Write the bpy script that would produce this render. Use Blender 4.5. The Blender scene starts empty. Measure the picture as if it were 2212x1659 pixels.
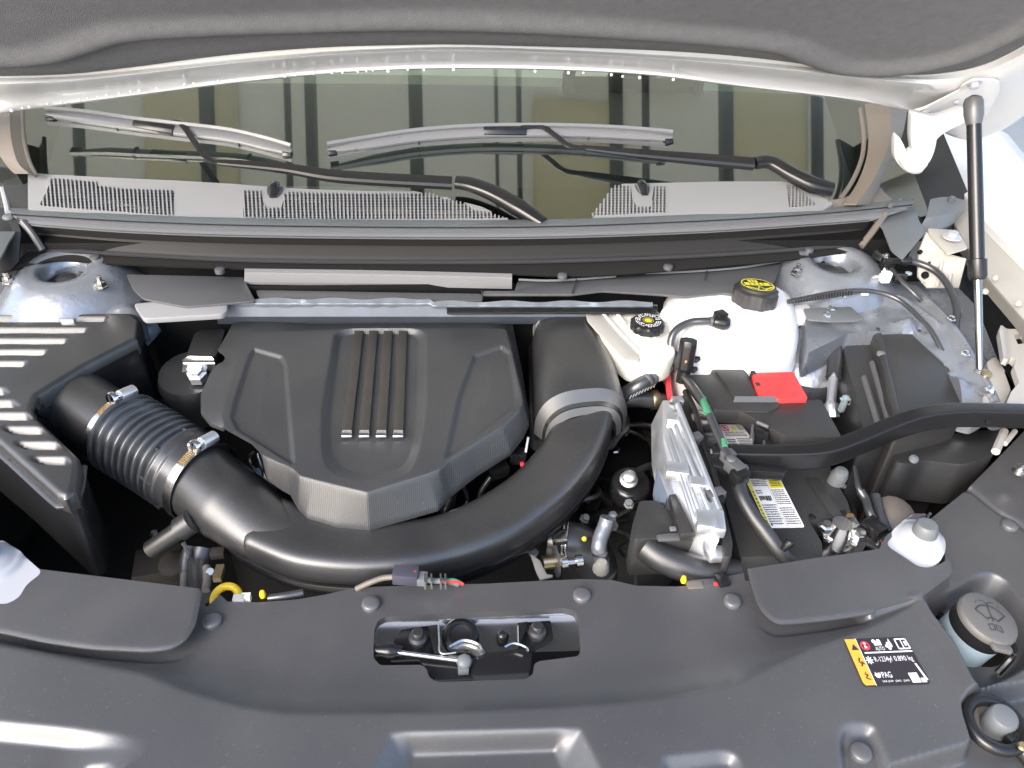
import bpy, bmesh, math, random
import numpy as np
from mathutils import Vector, Matrix
random.seed(7); np.random.seed(7)
SC = bpy.context.scene
COL = SC.collection
R = math.radians

# ------------------------------------------------------------------ camera
YAW, PITCH, ROLL = R(6.2), R(36.0), R(2.5)
CAMH = 0.72                      # metres above the top of the radiator support (z = 0)
cam_d = bpy.data.cameras.new('camera'); cam = bpy.data.objects.new('camera', cam_d); COL.objects.link(cam)
cam_d.sensor_width = 36.0
FPX = 1661.0                     # focal length in survey pixels (frame 2212 x 1659)
cam_d.lens = FPX * 36.0 / 2212.0
cam_d.clip_start = 0.01; cam_d.clip_end = 400
cam_m = Matrix.Rotation(-YAW, 4, 'Z') @ Matrix.Rotation(R(90) - PITCH, 4, 'X') @ Matrix.Rotation(ROLL, 4, 'Z')
cam.matrix_world = Matrix.Translation((0, 0, CAMH)) @ cam_m
SC.camera = cam
SC.render.resolution_x = 1024; SC.render.resolution_y = 768

# ------------------------------------------------------------------ sky, sun, exposure
SUN_EL, SUN_AZ = R(34), R(222)   # azimuth from +Y clockwise: behind the photographer, a little to the left
w = bpy.data.worlds.new('World'); SC.world = w; w.use_nodes = True
nt = w.node_tree; nt.nodes.clear()
sky = nt.nodes.new('ShaderNodeTexSky'); sky.sky_type = 'NISHITA'; sky.sun_disc = False
sky.sun_elevation = SUN_EL; sky.sun_rotation = SUN_AZ; sky.dust_density = 2.5; sky.air_density = 1.0
bg = nt.nodes.new('ShaderNodeBackground'); bg.inputs['Strength'].default_value = 0.15
wo = nt.nodes.new('ShaderNodeOutputWorld')
nt.links.new(sky.outputs[0], bg.inputs[0]); nt.links.new(bg.outputs[0], wo.inputs[0])
sl = bpy.data.lights.new('sun', 'SUN'); sl.energy = 0.8; sl.angle = R(38); sl.color = (1.0, 0.985, 0.965)
so = bpy.data.objects.new('sun', sl); COL.objects.link(so)
sd = Vector((math.sin(SUN_AZ) * math.cos(SUN_EL), math.cos(SUN_AZ) * math.cos(SUN_EL), math.sin(SUN_EL)))
so.rotation_euler = (-sd).to_track_quat('-Z', 'Y').to_euler(); so.location = sd * 5
SC.view_settings.view_transform = 'Standard'; SC.view_settings.look = 'None'
SC.view_settings.exposure = 1.8; SC.view_settings.gamma = 1.0

# ------------------------------------------------------------------ survey: picture point -> place
_ZM = dict(a=(0, 0, 1400/2111), b=(1300, 0, 1400/2111), c=(2680, 0, 1400/2111), d=(0, 1100, 1100/2028), e=(800, 1150, 1200/1991),
           f=(1900, 1100, 1000/1843), g=(2600, 1000, 800/1896), h=(3280, 900, 800/1475), i=(2500, 1550, 1000/2074), j=(3280, 1700, 800/1770),
           k=(0, 2000, 1400/2191), l=(1300, 2200, 1400/2212), m=(2680, 2200, 1400/2212), n=(3280, 2450, 600/2212), o=(3500, 300, 580/1924),
           p=(0, 600, 500/2074), q=(400, 1900, 700/2111), r=(2000, 1950, 600/2212), s=(3700, 2100, 380/1576), t=(700, 1250, 300/1244))
S_ = 2212/4080
def Z(k, *pts):
    x0, y0, s = _ZM[k]; out = [((x0 + x*s)*S_, (y0 + y*s)*S_) for x, y in pts]
    return out
_O = Vector((0, 0, CAMH)); _M3 = cam_m.to_3x3()
def ray(px, py): return _M3 @ Vector(((px - 1106)/FPX, -(py - 829.5)/FPX, -1.0))
def P(px, py, z=0.0):
    d = ray(px, py); return _O + d * ((z - CAMH)/d.z)
def PY(px, py, y):
    d = ray(px, py); return _O + d * (y/d.y)
def PP(px, py, p0, n):
    d = ray(px, py); return _O + d * ((Vector(p0) - _O).dot(n)/d.dot(n))
def PL(pts, z=0.0):
    return [P(p[0], p[1], p[2] if len(p) > 2 else z) for p in pts]
def PF(pts, f):
    out = []
    for x, y in pts:
        z = 0.0
        for _ in range(8): q = P(x, y, z); z = f(q.x, q.y)
        out.append(P(x, y, z))
    return out
def pxm(p):                       # survey pixels per metre at a point
    d = (Vector(p) - _O).dot(_M3 @ Vector((0, 0, -1))); return FPX/d

# ------------------------------------------------------------------ materials
def mat(name, col, rough=0.5, metal=0.0, grain=0.0, gscale=900, var=0.0, vscale=6, coat=0.0, spec=0.5, sub=0.0, wear=0.0, aniso=0.0, rvar=0.0, detail=2, dust=0.0, crough=.05):
    m = bpy.data.materials.new(name); m.use_nodes = True; t = m.node_tree; b = t.nodes['Principled BSDF']
    b.inputs['Base Color'].default_value = (*col, 1); b.inputs['Roughness'].default_value = rough; b.inputs['Metallic'].default_value = metal
    b.inputs['Specular IOR Level'].default_value = spec; b.inputs['Coat Weight'].default_value = coat; b.inputs['Coat Roughness'].default_value = crough
    if sub: b.inputs['Subsurface Weight'].default_value = sub; b.inputs['Subsurface Radius'].default_value = (.02, .02, .02); b.inputs['Subsurface Scale'].default_value = 1.0
    tc = t.nodes.new('ShaderNodeTexCoord')
    if grain:
        n = t.nodes.new('ShaderNodeTexNoise'); n.inputs['Scale'].default_value = gscale; n.inputs['Detail'].default_value = detail
        bp = t.nodes.new('ShaderNodeBump'); bp.inputs['Strength'].default_value = grain; bp.inputs['Distance'].default_value = 0.001
        t.links.new(tc.outputs['Object'], n.inputs['Vector']); t.links.new(n.outputs[0], bp.inputs['Height']); t.links.new(bp.outputs[0], b.inputs['Normal'])
    if var:
        n2 = t.nodes.new('ShaderNodeTexNoise'); n2.inputs['Scale'].default_value = vscale; n2.inputs['Detail'].default_value = 6; n2.inputs['Roughness'].default_value = .65
        mx = t.nodes.new('ShaderNodeMix'); mx.data_type = 'RGBA'; mx.blend_type = 'MIX'
        mx.inputs[6].default_value = tuple(c*(1-var) for c in col) + (1,); mx.inputs[7].default_value = tuple(min(1, c*(1+var)) for c in col) + (1,)
        t.links.new(tc.outputs['Object'], n2.inputs['Vector']); t.links.new(n2.outputs[0], mx.inputs[0]); t.links.new(mx.outputs[2], b.inputs['Base Color'])
    if rvar:
        n3 = t.nodes.new('ShaderNodeTexNoise'); n3.inputs['Scale'].default_value = vscale*2.3; n3.inputs['Detail'].default_value = 5
        mr = t.nodes.new('ShaderNodeMapRange'); mr.inputs[3].default_value = max(.02, rough-rvar); mr.inputs[4].default_value = min(1, rough+rvar)
        t.links.new(tc.outputs['Object'], n3.inputs['Vector']); t.links.new(n3.outputs[0], mr.inputs[0]); t.links.new(mr.outputs[0], b.inputs['Roughness'])
    if dust:
        n4 = t.nodes.new('ShaderNodeTexNoise'); n4.inputs['Scale'].default_value = 420; n4.inputs['Detail'].default_value = 1
        n5 = t.nodes.new('ShaderNodeTexNoise'); n5.inputs['Scale'].default_value = 9; n5.inputs['Detail'].default_value = 5
        r4 = t.nodes.new('ShaderNodeMapRange'); r4.inputs[1].default_value = .70; r4.inputs[2].default_value = .80
        r5 = t.nodes.new('ShaderNodeMapRange'); r5.inputs[1].default_value = .40; r5.inputs[2].default_value = .75; r5.inputs[4].default_value = .16
        ad = t.nodes.new('ShaderNodeMath'); ad.operation = 'ADD'; ml = t.nodes.new('ShaderNodeMath'); ml.operation = 'MULTIPLY'; ml.inputs[1].default_value = dust; ml.use_clamp = True
        m5 = t.nodes.new('ShaderNodeMix'); m5.data_type = 'RGBA'; m5.inputs[7].default_value = (.24, .22, .19, 1); m5.inputs[6].default_value = (*col, 1)
        src = b.inputs['Base Color'].links[0].from_socket if b.inputs['Base Color'].links else None
        t.links.new(tc.outputs['Object'], n4.inputs['Vector']); t.links.new(tc.outputs['Object'], n5.inputs['Vector']); t.links.new(n4.outputs[0], r4.inputs[0]); t.links.new(n5.outputs[0], r5.inputs[0])
        t.links.new(r4.outputs[0], ad.inputs[0]); t.links.new(r5.outputs[0], ad.inputs[1]); t.links.new(ad.outputs[0], ml.inputs[0]); t.links.new(ml.outputs[0], m5.inputs[0])
        if src: t.links.new(src, m5.inputs[6])
        t.links.new(m5.outputs[2], b.inputs['Base Color'])
    return m
M = {}
M['plastic'] = mat('black moulded plastic', (.020, .020, .021), .36, spec=.8, dust=.35, grain=.25, gscale=1400, var=.18, vscale=5, rvar=.06)
M['cover'] = mat('grained black cover plastic', (.056, .056, .059), .36, spec=.9, dust=.5, coat=.4, crough=.28, grain=.3, gscale=1600, var=.14, vscale=4, rvar=.05)
M['duct'] = mat('satin black duct plastic', (.024, .024, .025), .34, spec=.9, grain=.25, gscale=1500, var=.12, vscale=5, rvar=.06, dust=.4, coat=.3, crough=.25)
M['boxp'] = mat('matt black box plastic', (.026, .0255, .025), .42, spec=.6, grain=.25, gscale=1500, var=.12, vscale=5, rvar=.05, dust=.35)
M['gloss'] = mat('smooth black plastic', (.012, .012, .013), .24, grain=.08, gscale=300, rvar=.06)
M['rubber'] = mat('black rubber', (.034, .035, .037), .30, spec=1.0, grain=.15, gscale=500, var=.2, vscale=20)
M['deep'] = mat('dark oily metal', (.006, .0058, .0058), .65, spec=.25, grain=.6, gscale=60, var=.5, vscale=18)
M['felt'] = mat('charcoal felt', (.155, .155, .158), .95, grain=1.0, gscale=700, var=.22, vscale=60, spec=.1)
M['white'] = mat('white car paint', (.64, .64, .64), .28, coat=.5, var=.03, vscale=3)
M['whitep'] = mat('white painted steel', (.40, .41, .44), .3, grain=.05, gscale=200, coat=.3)
M['beige'] = mat('primer white steel', (.38, .365, .335), .42, grain=.1, gscale=300, var=.10, vscale=9)
M['silver'] = mat('thin grey paint on steel', (.29, .31, .345), .30, metal=.55, grain=.6, gscale=100, var=.16, vscale=14, rvar=.12)
M['alu'] = mat('cast aluminium', (.84, .85, .87), .48, metal=1.0, grain=.12, gscale=260, var=.1, vscale=30, rvar=.1)
M['steel'] = mat('zinc steel', (.72, .71, .68), .24, metal=1.0, grain=.1, gscale=300, rvar=.1)
M['brass'] = mat('yellow zinc', (.62, .50, .30), .34, metal=1.0, grain=.2, gscale=400)
M['rodm'] = mat('dark chromed rod', (.30, .30, .30), .16, metal=1.0)
M['chrome'] = mat('bright chrome', (.88, .88, .9), .12, metal=1.0)
M['tank'] = mat('milky white plastic', (.86, .85, .84), .38, sub=.25, grain=.05, gscale=150)
M['cream'] = mat('cream translucent plastic', (.74, .73, .66), .38, sub=.2, var=.06, vscale=12)
M['red'] = mat('red plastic', (.72, .05, .05), .38, grain=.15, gscale=700)
M['yellow'] = mat('yellow plastic', (.80, .55, .02), .35)
M['yprint'] = mat('yellow print', (.72, .66, .05), .5)
M['orange'] = mat('orange print', (.95, .40, .05), .45)
M['redprint'] = mat('red print', (.75, .06, .08), .45)
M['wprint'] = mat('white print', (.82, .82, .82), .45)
M['gprint'] = mat('grey print', (.35, .35, .35), .5)
M['kprint'] = mat('black print', (.03, .03, .035), .5)
M['sticker'] = mat('black sticker film', (.028, .024, .03), .38)
M['green'] = mat('green tape', (.05, .22, .11), .5)
M['cowlp'] = mat('lightened grey cowl plastic', (.27, .27, .275), .36, grain=.15, gscale=700, var=.08, vscale=6)  # grey lightened to stand in for sky sheen on the cowl
M['sealr'] = mat('grey seal rubber', (.19, .195, .205), .36, rvar=.05, vscale=8)
M['trough'] = mat('matt black trough plastic', (.022, .021, .020), .6, grain=.2, gscale=700, spec=.3)
M['dark_brown'] = mat('dark brown casting', (.035, .030, .026), .6, grain=.5, gscale=60, spec=.25)  # much darker version of the taupe
M['frit'] = mat('black glass border', (.012, .012, .012), .3)
M['fibre'] = mat('crinkled heat shield foil', (.42, .46, .50), .48, metal=.8, grain=.5, gscale=140, rvar=.1, detail=4)
M['greyp'] = mat('mid grey plastic', (.085, .086, .09), .40, grain=.2, gscale=700, var=.12, vscale=8)
M['cap'] = mat('taupe grey cap plastic', (.115, .11, .104), .5, grain=.3, gscale=900)
M['bluep'] = mat('pale blue plastic', (.26, .33, .36), .4, sub=.2)
M['pinm'] = mat('grey black pin plastic', (.085, .085, .088), .38, spec=.8)
M['gray'] = mat('grey rubber', (.13, .14, .145), .45)
M['dash'] = mat('dark dashboard', (.045, .042, .036), .7, grain=.3, gscale=500)
M['seat'] = mat('pale interior cloth', (.60, .66, .58), .75, var=.1, vscale=7)
M['taupe'] = mat('taupe plastic', (.15, .13, .11), .5)
M['concrete'] = mat('pale concrete', (.42, .41, .39), .85, grain=.5, gscale=30, var=.18, vscale=1.2)
M['added_pane'] = mat('added fibreglass roof pane', (.62, .60, .50), .5)
M['roofing'] = mat('olive translucent roofing', (.36, .34, .27), .6, var=.3, vscale=1.5)
_rt = M['roofing'].node_tree; _rb = _rt.nodes['Principled BSDF']; _tl = _rt.nodes.new('ShaderNodeBsdfTranslucent'); _tl.inputs[0].default_value = (.74, .71, .63, 1); _rm = _rt.nodes.new('ShaderNodeMixShader'); _rm.inputs[0].default_value = .75  # translucency added so the roof mirrors brighter in the windscreen
for _mm in (M['added_pane'],):
    _lt = _mm.node_tree; _lb = _lt.nodes['Principled BSDF']; _l2 = _lt.nodes.new('ShaderNodeBsdfTranslucent'); _l2.inputs[0].default_value = (.97, .93, .80, 1); _l3 = _lt.nodes.new('ShaderNodeMixShader'); _l3.inputs[0].default_value = .9
    _l4 = [n for n in _lt.nodes if n.type == 'OUTPUT_MATERIAL'][0]; _lt.links.new(_lb.outputs[0], _l3.inputs[1]); _lt.links.new(_l2.outputs[0], _l3.inputs[2]); _lt.links.new(_l3.outputs[0], _l4.inputs[0])
_ro = [n for n in _rt.nodes if n.type == 'OUTPUT_MATERIAL'][0]; _rt.links.new(_rb.outputs[0], _rm.inputs[1]); _rt.links.new(_tl.outputs[0], _rm.inputs[2]); _rt.links.new(_rm.outputs[0], _ro.inputs[0])
M['beam'] = mat('dark steel beam', (.09, .09, .08), .6)
# carbon weave on the engine cover top
cw = mat('woven pattern cover plastic', (.036, .037, .039), .40, spec=.9, dust=.4, grain=0, var=.12, vscale=5); M['weave'] = cw
_t = cw.node_tree; _b = _t.nodes['Principled BSDF']; _tc = _t.nodes.new('ShaderNodeTexCoord')
_w1 = _t.nodes.new('ShaderNodeTexWave'); _w1.bands_direction = 'DIAGONAL'; _w1.inputs['Scale'].default_value = 190
_w2 = _t.nodes.new('ShaderNodeTexWave'); _w2.bands_direction = 'X'; _w2.inputs['Scale'].default_value = 120
_mu = _t.nodes.new('ShaderNodeMath'); _mu.operation = 'MULTIPLY'; _bp = _t.nodes.new('ShaderNodeBump'); _bp.inputs['Strength'].default_value = .38; _bp.inputs['Distance'].default_value = .001
for _w in (_w1, _w2): _t.links.new(_tc.outputs['Object'], _w.inputs['Vector'])
_t.links.new(_w1.outputs['Fac'], _mu.inputs[0]); _t.links.new(_w2.outputs['Fac'], _mu.inputs[1]); _t.links.new(_mu.outputs[0], _bp.inputs['Height']); _t.links.new(_bp.outputs[0], _b.inputs['Normal'])
# windscreen glass: tinted see-through with a mirror coat
g = bpy.data.materials.new('green tinted windscreen glass'); g.use_nodes = True; t = g.node_tree; t.nodes.clear()
o_ = t.nodes.new('ShaderNodeOutputMaterial'); mx_ = t.nodes.new('ShaderNodeMixShader'); tr = t.nodes.new('ShaderNodeBsdfTransparent'); gl = t.nodes.new('ShaderNodeBsdfGlossy'); fr = t.nodes.new('ShaderNodeFresnel')
tr.inputs[0].default_value = (.84, .89, .82, 1); gl.inputs['Roughness'].default_value = .03; gl.inputs[0].default_value = (.95, 1, .93, 1); fr.inputs[0].default_value = 3.0
t.links.new(fr.outputs[0], mx_.inputs[0]); t.links.new(tr.outputs[0], mx_.inputs[1]); t.links.new(gl.outputs[0], mx_.inputs[2]); t.links.new(mx_.outputs[0], o_.inputs[0]); M['glass'] = g

# ------------------------------------------------------------------ object helpers
_W = {}
def thing(name, label, cat, loc, group=None):
    o = bpy.data.objects.new(name, None); COL.objects.link(o); o.location = loc; o.empty_display_size = .02
    o['label'] = label; o['category'] = cat
    if group: o['group'] = group
    _W[o.name] = Vector(loc); return o
def tag(o, label, cat, group=None):
    o['label'] = label; o['category'] = cat
    if group: o['group'] = group
    return o
SPLIT = {'clip', 'pawl', 'side_flange', 'flange_edge', 'connector', 'fin', 'boss', 'latch_body', 'case_rib', 'box_rib', 'rail_dimple', 'hinge_hook', 'hinge_clip', 'slot', 'tie', 'notch_tab', 'spring_seat', 'wire_clip', 'seam', 'flange_lip', 'lock', 'duct_clip', 'rod_clip', 'edge_strip', 'rings', 'bolt', 'nozzle', 'tab', 'corner_plate', 'collar_ridge'}
def mk(name, geo, m, parent=None, bevel=0.0, seg=2, sharp=38, smooth=True, label=None, kind=None, bang=30):
    """geo: (verts, faces) or a list of them, in world coordinates; one mesh object."""
    if isinstance(geo, list) and len(geo) > 1 and name in SPLIT:
        return [mk(name, g_, m, parent, bevel, seg, sharp, smooth, label, kind, bang) for g_ in geo][0]
    if isinstance(geo, tuple): geo = [geo]
    V, F = [], []
    for v, f in geo:
        b = len(V); V += [Vector(p) for p in v]; F += [tuple(i + b for i in q) for q in f]
    c = Vector((0, 0, 0))
    lo = Vector([min(p[i] for p in V) for i in range(3)]); hi = Vector([max(p[i] for p in V) for i in range(3)]); c = (lo + hi)/2
    me = bpy.data.meshes.new(name); me.from_pydata([tuple(p - c) for p in V], [], F)
    bm = bmesh.new(); bm.from_mesh(me)
    bmesh.ops.recalc_face_normals(bm, faces=bm.faces)
    if bevel:
        es = [e for e in bm.edges if len(e.link_faces) == 2 and e.calc_face_angle(0) > R(bang)]
        bmesh.ops.bevel(bm, geom=es, offset=bevel, segments=seg, profile=.5, affect='EDGES', clamp_overlap=True)
    bm.to_mesh(me); bm.free()
    if smooth:
        me.shade_smooth(); me.set_sharp_from_angle(angle=R(sharp))
    me.materials.append(M[m] if isinstance(m, str) else m)
    o = bpy.data.objects.new(name, me); COL.objects.link(o)
    base = _W[parent.name] if parent else Vector((0, 0, 0))
    if parent: o.parent = parent
    o.location = c - base; _W[o.name] = c
    if label: o['label'] = label
    if kind: o['kind'] = kind
    return o
def part_copy(o, parent, world):
    c = o.copy(); COL.objects.link(c); c.parent = parent; c.location = Vector(world) - _W[parent.name]; _W[c.name] = Vector(world); return c

# ------------------------------------------------------------------ shapes
def catmull(pts, n=8, closed=False):
    pts = [Vector(p) for p in pts]; L = len(pts); out = []
    rng = range(L) if closed else range(L - 1)
    for i in rng:
        p0 = pts[(i-1) % L] if closed else pts[max(i-1, 0)]; p1 = pts[i]; p2 = pts[(i+1) % L]; p3 = pts[(i+2) % L] if closed else pts[min(i+2, L-1)]
        for k in range(n):
            t = k/n; out.append(.5*((2*p1) + (p2-p0)*t + (2*p0-5*p1+4*p2-p3)*t*t + (3*p1-p0-3*p2+p3)*t**3))
    if not closed: out.append(pts[-1])
    return out
def interp(vals, m):
    xs = np.linspace(0, len(vals)-1, m); return list(np.interp(xs, range(len(vals)), vals))
def tube(pts, r, seg=12, n=6, rh=None, up=(0, 0, 1), caps=True, power=1.0, smooth=True):
    """round (or, with rh, flattened) tube along pts; r and rh single or one per point"""
    C = catmull(pts, n) if smooth and len(pts) > 2 else [Vector(p) for p in pts]
    rs = interp(r, len(C)) if isinstance(r, (list, tuple)) else [r]*len(C)
    if rh is None: hs = rs
    else: hs = interp(rh, len(C)) if isinstance(rh, (list, tuple)) else [rh]*len(C)
    V, F = [], []; up = Vector(up)
    for i, c in enumerate(C):
        t = (C[min(i+1, len(C)-1)] - C[max(i-1, 0)]).normalized()
        u = up if abs(t.dot(up)) < .95 else Vector((0, 1, 0))
        s = t.cross(u).normalized(); nn = s.cross(t).normalized()
        for k in range(seg):
            a = 2*math.pi*(k+.5)/seg; ca, sa = math.cos(a), math.sin(a)
            if power != 1: ca = math.copysign(abs(ca)**power, ca); sa = math.copysign(abs(sa)**power, sa)
            V.append(c + s*rs[i]*ca + nn*hs[i]*sa)
    for i in range(len(C)-1):
        for k in range(seg):
            F.append((i*seg+k, i*seg+(k+1) % seg, (i+1)*seg+(k+1) % seg, (i+1)*seg+k))
    if caps: F.append(tuple(range(seg))); F.append(tuple((len(C)-1)*seg + k for k in reversed(range(seg))))
    return V, F
def lathe(c, axis, prof, seg=24, lobes=0, amp=0.0, lob=(0, 0)):
    """prof: (radius, height) from bottom to top along axis; lobes ripple the rows between indices lob"""
    c = Vector(c); ax = Vector(axis).normalized(); u = ax.orthogonal().normalized()
    if abs(ax.z) > .6: u = Vector((1, 0, 0)); u = (u - ax*u.dot(ax)).normalized()
    v = ax.cross(u); V, F = [], []
    for i, (r, h) in enumerate(prof):
        for k in range(seg):
            a = 2*math.pi*k/seg; rr = r
            if lobes and lob[0] <= i <= lob[1]: rr = r*(1 + amp*(1 if math.cos(lobes*a) > 0 else -1))
            V.append(c + ax*h + u*rr*math.cos(a) + v*rr*math.sin(a))
    for i in range(len(prof)-1):
        for k in range(seg): F.append((i*seg+k, i*seg+(k+1) % seg, (i+1)*seg+(k+1) % seg, (i+1)*seg+k))
    F.append(tuple(reversed(range(seg)))); F.append(tuple((len(prof)-1)*seg+k for k in range(seg)))
    return V, F
def slab(top, depth, grow=0.0, vec=None):
    """prism: top polygon (3D points) sunk by depth; grow widens the bottom"""
    top = [Vector(p) for p in top]; n = len(top); c = sum(top, Vector())/n; d = Vector(vec) if vec is not None else Vector((0, 0, -depth))
    bot = [c + (p-c)*(1+grow) + d for p in top]
    return top + bot, [tuple(range(n))] + [tuple(n + k for k in reversed(range(n)))] + [(k, n+k, n+(k+1) % n, (k+1) % n) for k in range(n)]
def box(c, sx, sy, sz, rot=None):
    c = Vector(c); V = [Vector((x*sx/2, y*sy/2, z*sz/2)) for z in (-1, 1) for y in (-1, 1) for x in (-1, 1)]
    if rot is not None: V = [rot @ p for p in V]
    return [c + p for p in V], [(0, 2, 3, 1), (4, 5, 7, 6), (0, 1, 5, 4), (2, 6, 7, 3), (0, 4, 6, 2), (1, 3, 7, 5)]
def RZ(a, rx=0, ry=0): return Matrix.Rotation(R(a), 3, 'Z') @ Matrix.Rotation(R(rx), 3, 'X') @ Matrix.Rotation(R(ry), 3, 'Y')
def loft(lines, m=60, thick=0.0):
    rows = []
    for L in lines:
        C = catmull(L, 8) if len(L) > 2 else [Vector(L[0]).lerp(Vector(L[1]), t/16) for t in range(17)]
        d = [0.0]
        for a, b in zip(C, C[1:]): d.append(d[-1] + (b-a).length)
        xs = np.linspace(0, d[-1], m); A = np.array([tuple(c) for c in C]); rows.append([Vector(q) for q in np.stack([np.interp(xs, d, A[:, k]) for k in range(3)], 1)])
    V = [p for r_ in rows for p in r_]; F = []
    for i in range(len(rows)-1):
        for k in range(m-1): F.append((i*m+k, i*m+k+1, (i+1)*m+k+1, (i+1)*m+k))
    if thick:
        n = len(V); V2 = [p - Vector((0, 0, thick)) for p in V]; F2 = [tuple(n + i for i in reversed(f)) for f in F]
        last = (len(rows)-1)*m
        F += F2 + [(k, n+k, n+k+1, k+1) for k in range(m-1)] + [(last+k+1, n+last+k+1, n+last+k, last+k) for k in range(m-1)]
        F += [((i+1)*m, n+(i+1)*m, n+i*m, i*m) for i in range(len(rows)-1)] + [(i*m+m-1, n+i*m+m-1, n+(i+1)*m+m-1, (i+1)*m+m-1) for i in range(len(rows)-1)]
        V = V + V2
    return V, F
def rpoly(pts, r, n=5):
    """round the corners of a closed 2D/3D polygon"""
    pts = [Vector(p) for p in pts]; out = []; L = len(pts)
    for i in range(L):
        a, b, c = pts[i-1], pts[i], pts[(i+1) % L]
        u = (a-b); v = (c-b); k = min(r, u.length*.45, v.length*.45); u = b + u.normalized()*k; v = b + v.normalized()*k
        for j in range(n+1):
            t = j/n; out.append(u*(1-t)**2 + b*2*t*(1-t) + v*t*t)
    return out
# ---- numeric fields for moulded sheets
def sdf(poly, X, Y):
    A = np.array([(p[0], p[1]) for p in poly]); B = np.roll(A, -1, 0); D = np.full(X.shape, 1e9); ins = np.zeros(X.shape, bool)
    for (ax, ay), (bx, by) in zip(A, B):
        ex, ey = bx-ax, by-ay; wx, wy = X-ax, Y-ay; L = ex*ex+ey*ey + 1e-18
        t = np.clip((wx*ex+wy*ey)/L, 0, 1); D = np.minimum(D, (wx-ex*t)**2 + (wy-ey*t)**2)
        c = ((ay > Y) != (by > Y)) & (X < ex*(Y-ay)/(ey if abs(ey) > 1e-12 else 1e-12) + ax); ins ^= c
    return np.where(ins, -1, 1)*np.sqrt(D)
def sdl(line, X, Y):
    D = np.full(X.shape, 1e9)
    for p, q in zip(line, line[1:]):
        ex, ey = q[0]-p[0], q[1]-p[1]; wx, wy = X-p[0], Y-p[1]; t = np.clip((wx*ex+wy*ey)/(ex*ex+ey*ey+1e-18), 0, 1)
        D = np.minimum(D, (wx-ex*t)**2+(wy-ey*t)**2)
    return np.sqrt(D)
def ss(a, b, x):
    t = np.clip((x-a)/(b-a), 0, 1); return t*t*(3-2*t)
def blur(H, k):
    for _ in range(k):
        Q = np.pad(H, 1, mode='edge'); H = (Q[:-2, 1:-1]+2*Q[1:-1, 1:-1]+Q[2:, 1:-1])/4
        Q = np.pad(H, 1, mode='edge'); H = (Q[1:-1, :-2]+2*Q[1:-1, 1:-1]+Q[1:-1, 2:])/4
    return H
def sheet(name, outer, holes, hf, res, m, parent=None, skirt=0.006, bl=1, to_world=None, sharp=50, label=None, kind=None, clip=None):
    xs = [p[0] for p in outer]; ys = [p[1] for p in outer]
    gx = np.arange(min(xs)-res*2, max(xs)+res*3, res); gy = np.arange(min(ys)-res*2, max(ys)+res*3, res)
    X, Y = np.meshgrid(gx, gy); H = blur(hf(X, Y), bl); D = sdf(outer, X, Y)
    if clip: D = np.maximum(D, sdf(clip, X, Y))
    for h in holes: D = np.maximum(D, -sdf(h, X, Y))
    cD = (D[:-1, :-1]+D[1:, :-1]+D[:-1, 1:]+D[1:, 1:])/4; keep = cD < 0
    gyy, gxx = np.gradient(D, res); gl_ = np.sqrt(gxx**2+gyy**2)+1e-9
    ny, nx = X.shape; used = np.zeros((ny, nx), int)
    kk = keep.astype(int)
    for a in (0, 1):
        for b in (0, 1): used[a:ny-1+a, b:nx-1+b] += kk
    bnd = (used > 0) & (used < 4); H0_ = H; sh = np.clip(D, -res, res)*bnd
    HX = X - sh*gxx/gl_; HY = Y - sh*gyy/gl_
    H = np.where(bnd, hf(HX, HY), H)
    idx = -np.ones((ny, nx), int); u = used > 0; idx[u] = np.arange(u.sum())
    V = np.stack([HX[u], HY[u], H[u]], 1); c = np.argwhere(keep); F = [(int(idx[i, j]), int(idx[i, j+1]), int(idx[i+1, j+1]), int(idx[i+1, j])) for i, j in c]
    # skirt
    ec = {}
    for f in F:
        for a, b in ((f[0], f[1]), (f[1], f[2]), (f[2], f[3]), (f[3], f[0])):
            if (b, a) in ec: del ec[(b, a)]
            else: ec[(a, b)] = 1
    V = [Vector(v) for v in V.tolist()]
    if skirt:
        dn = {}
        for a, b in ec:
            for q in (a, b):
                if q not in dn: dn[q] = len(V); V.append(V[q] - Vector((0, 0, skirt)))
        F += [(b, a, dn[a], dn[b]) for a, b in ec]
    if to_world: V = [to_world(v) for v in V]
    return mk(name, (V, F), m, parent, sharp=sharp, label=label, kind=kind)
# ================================================================== THE SETTING
gnd = mk('ground', ([(-30, -30, -.95), (30, -30, -.95), (30, 30, -.95), (-30, 30, -.95)], [(0, 1, 2, 3)]), 'concrete', smooth=False, kind='structure')
# roof overhead (the windscreen mirrors its purlins)
roof = thing('canopy_roof', 'steel carport roof with purlins mirrored in the windscreen', 'roof', (0, 4, 2.2))
mk('roof_sheet', box((0, 4.1, 2.33), 9, 6.6, .03), 'roofing', roof)
for x, w_ in ((-2.7, .05), (-1.9, .03), (-1.2, .06), (-.78, .02), (-.66, .05), (-.12, .07), (.30, .015), (.42, .02), (.95, .06), (1.12, .02), (1.6, .06), (2.2, .04), (3.0, .08)): mk('purlin', box((x, 4.1, 2.28), w_, 6.6, .07), 'beam', roof)
for x, y in ((-1.3, 2.2), (.75, 1.9), (1.9, 2.6)): mk('added_roof_pane', box((x, y, 2.33), .5, .9, .05), 'added_pane', roof)  # translucent panes added to brighten the windscreen's reflection

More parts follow.
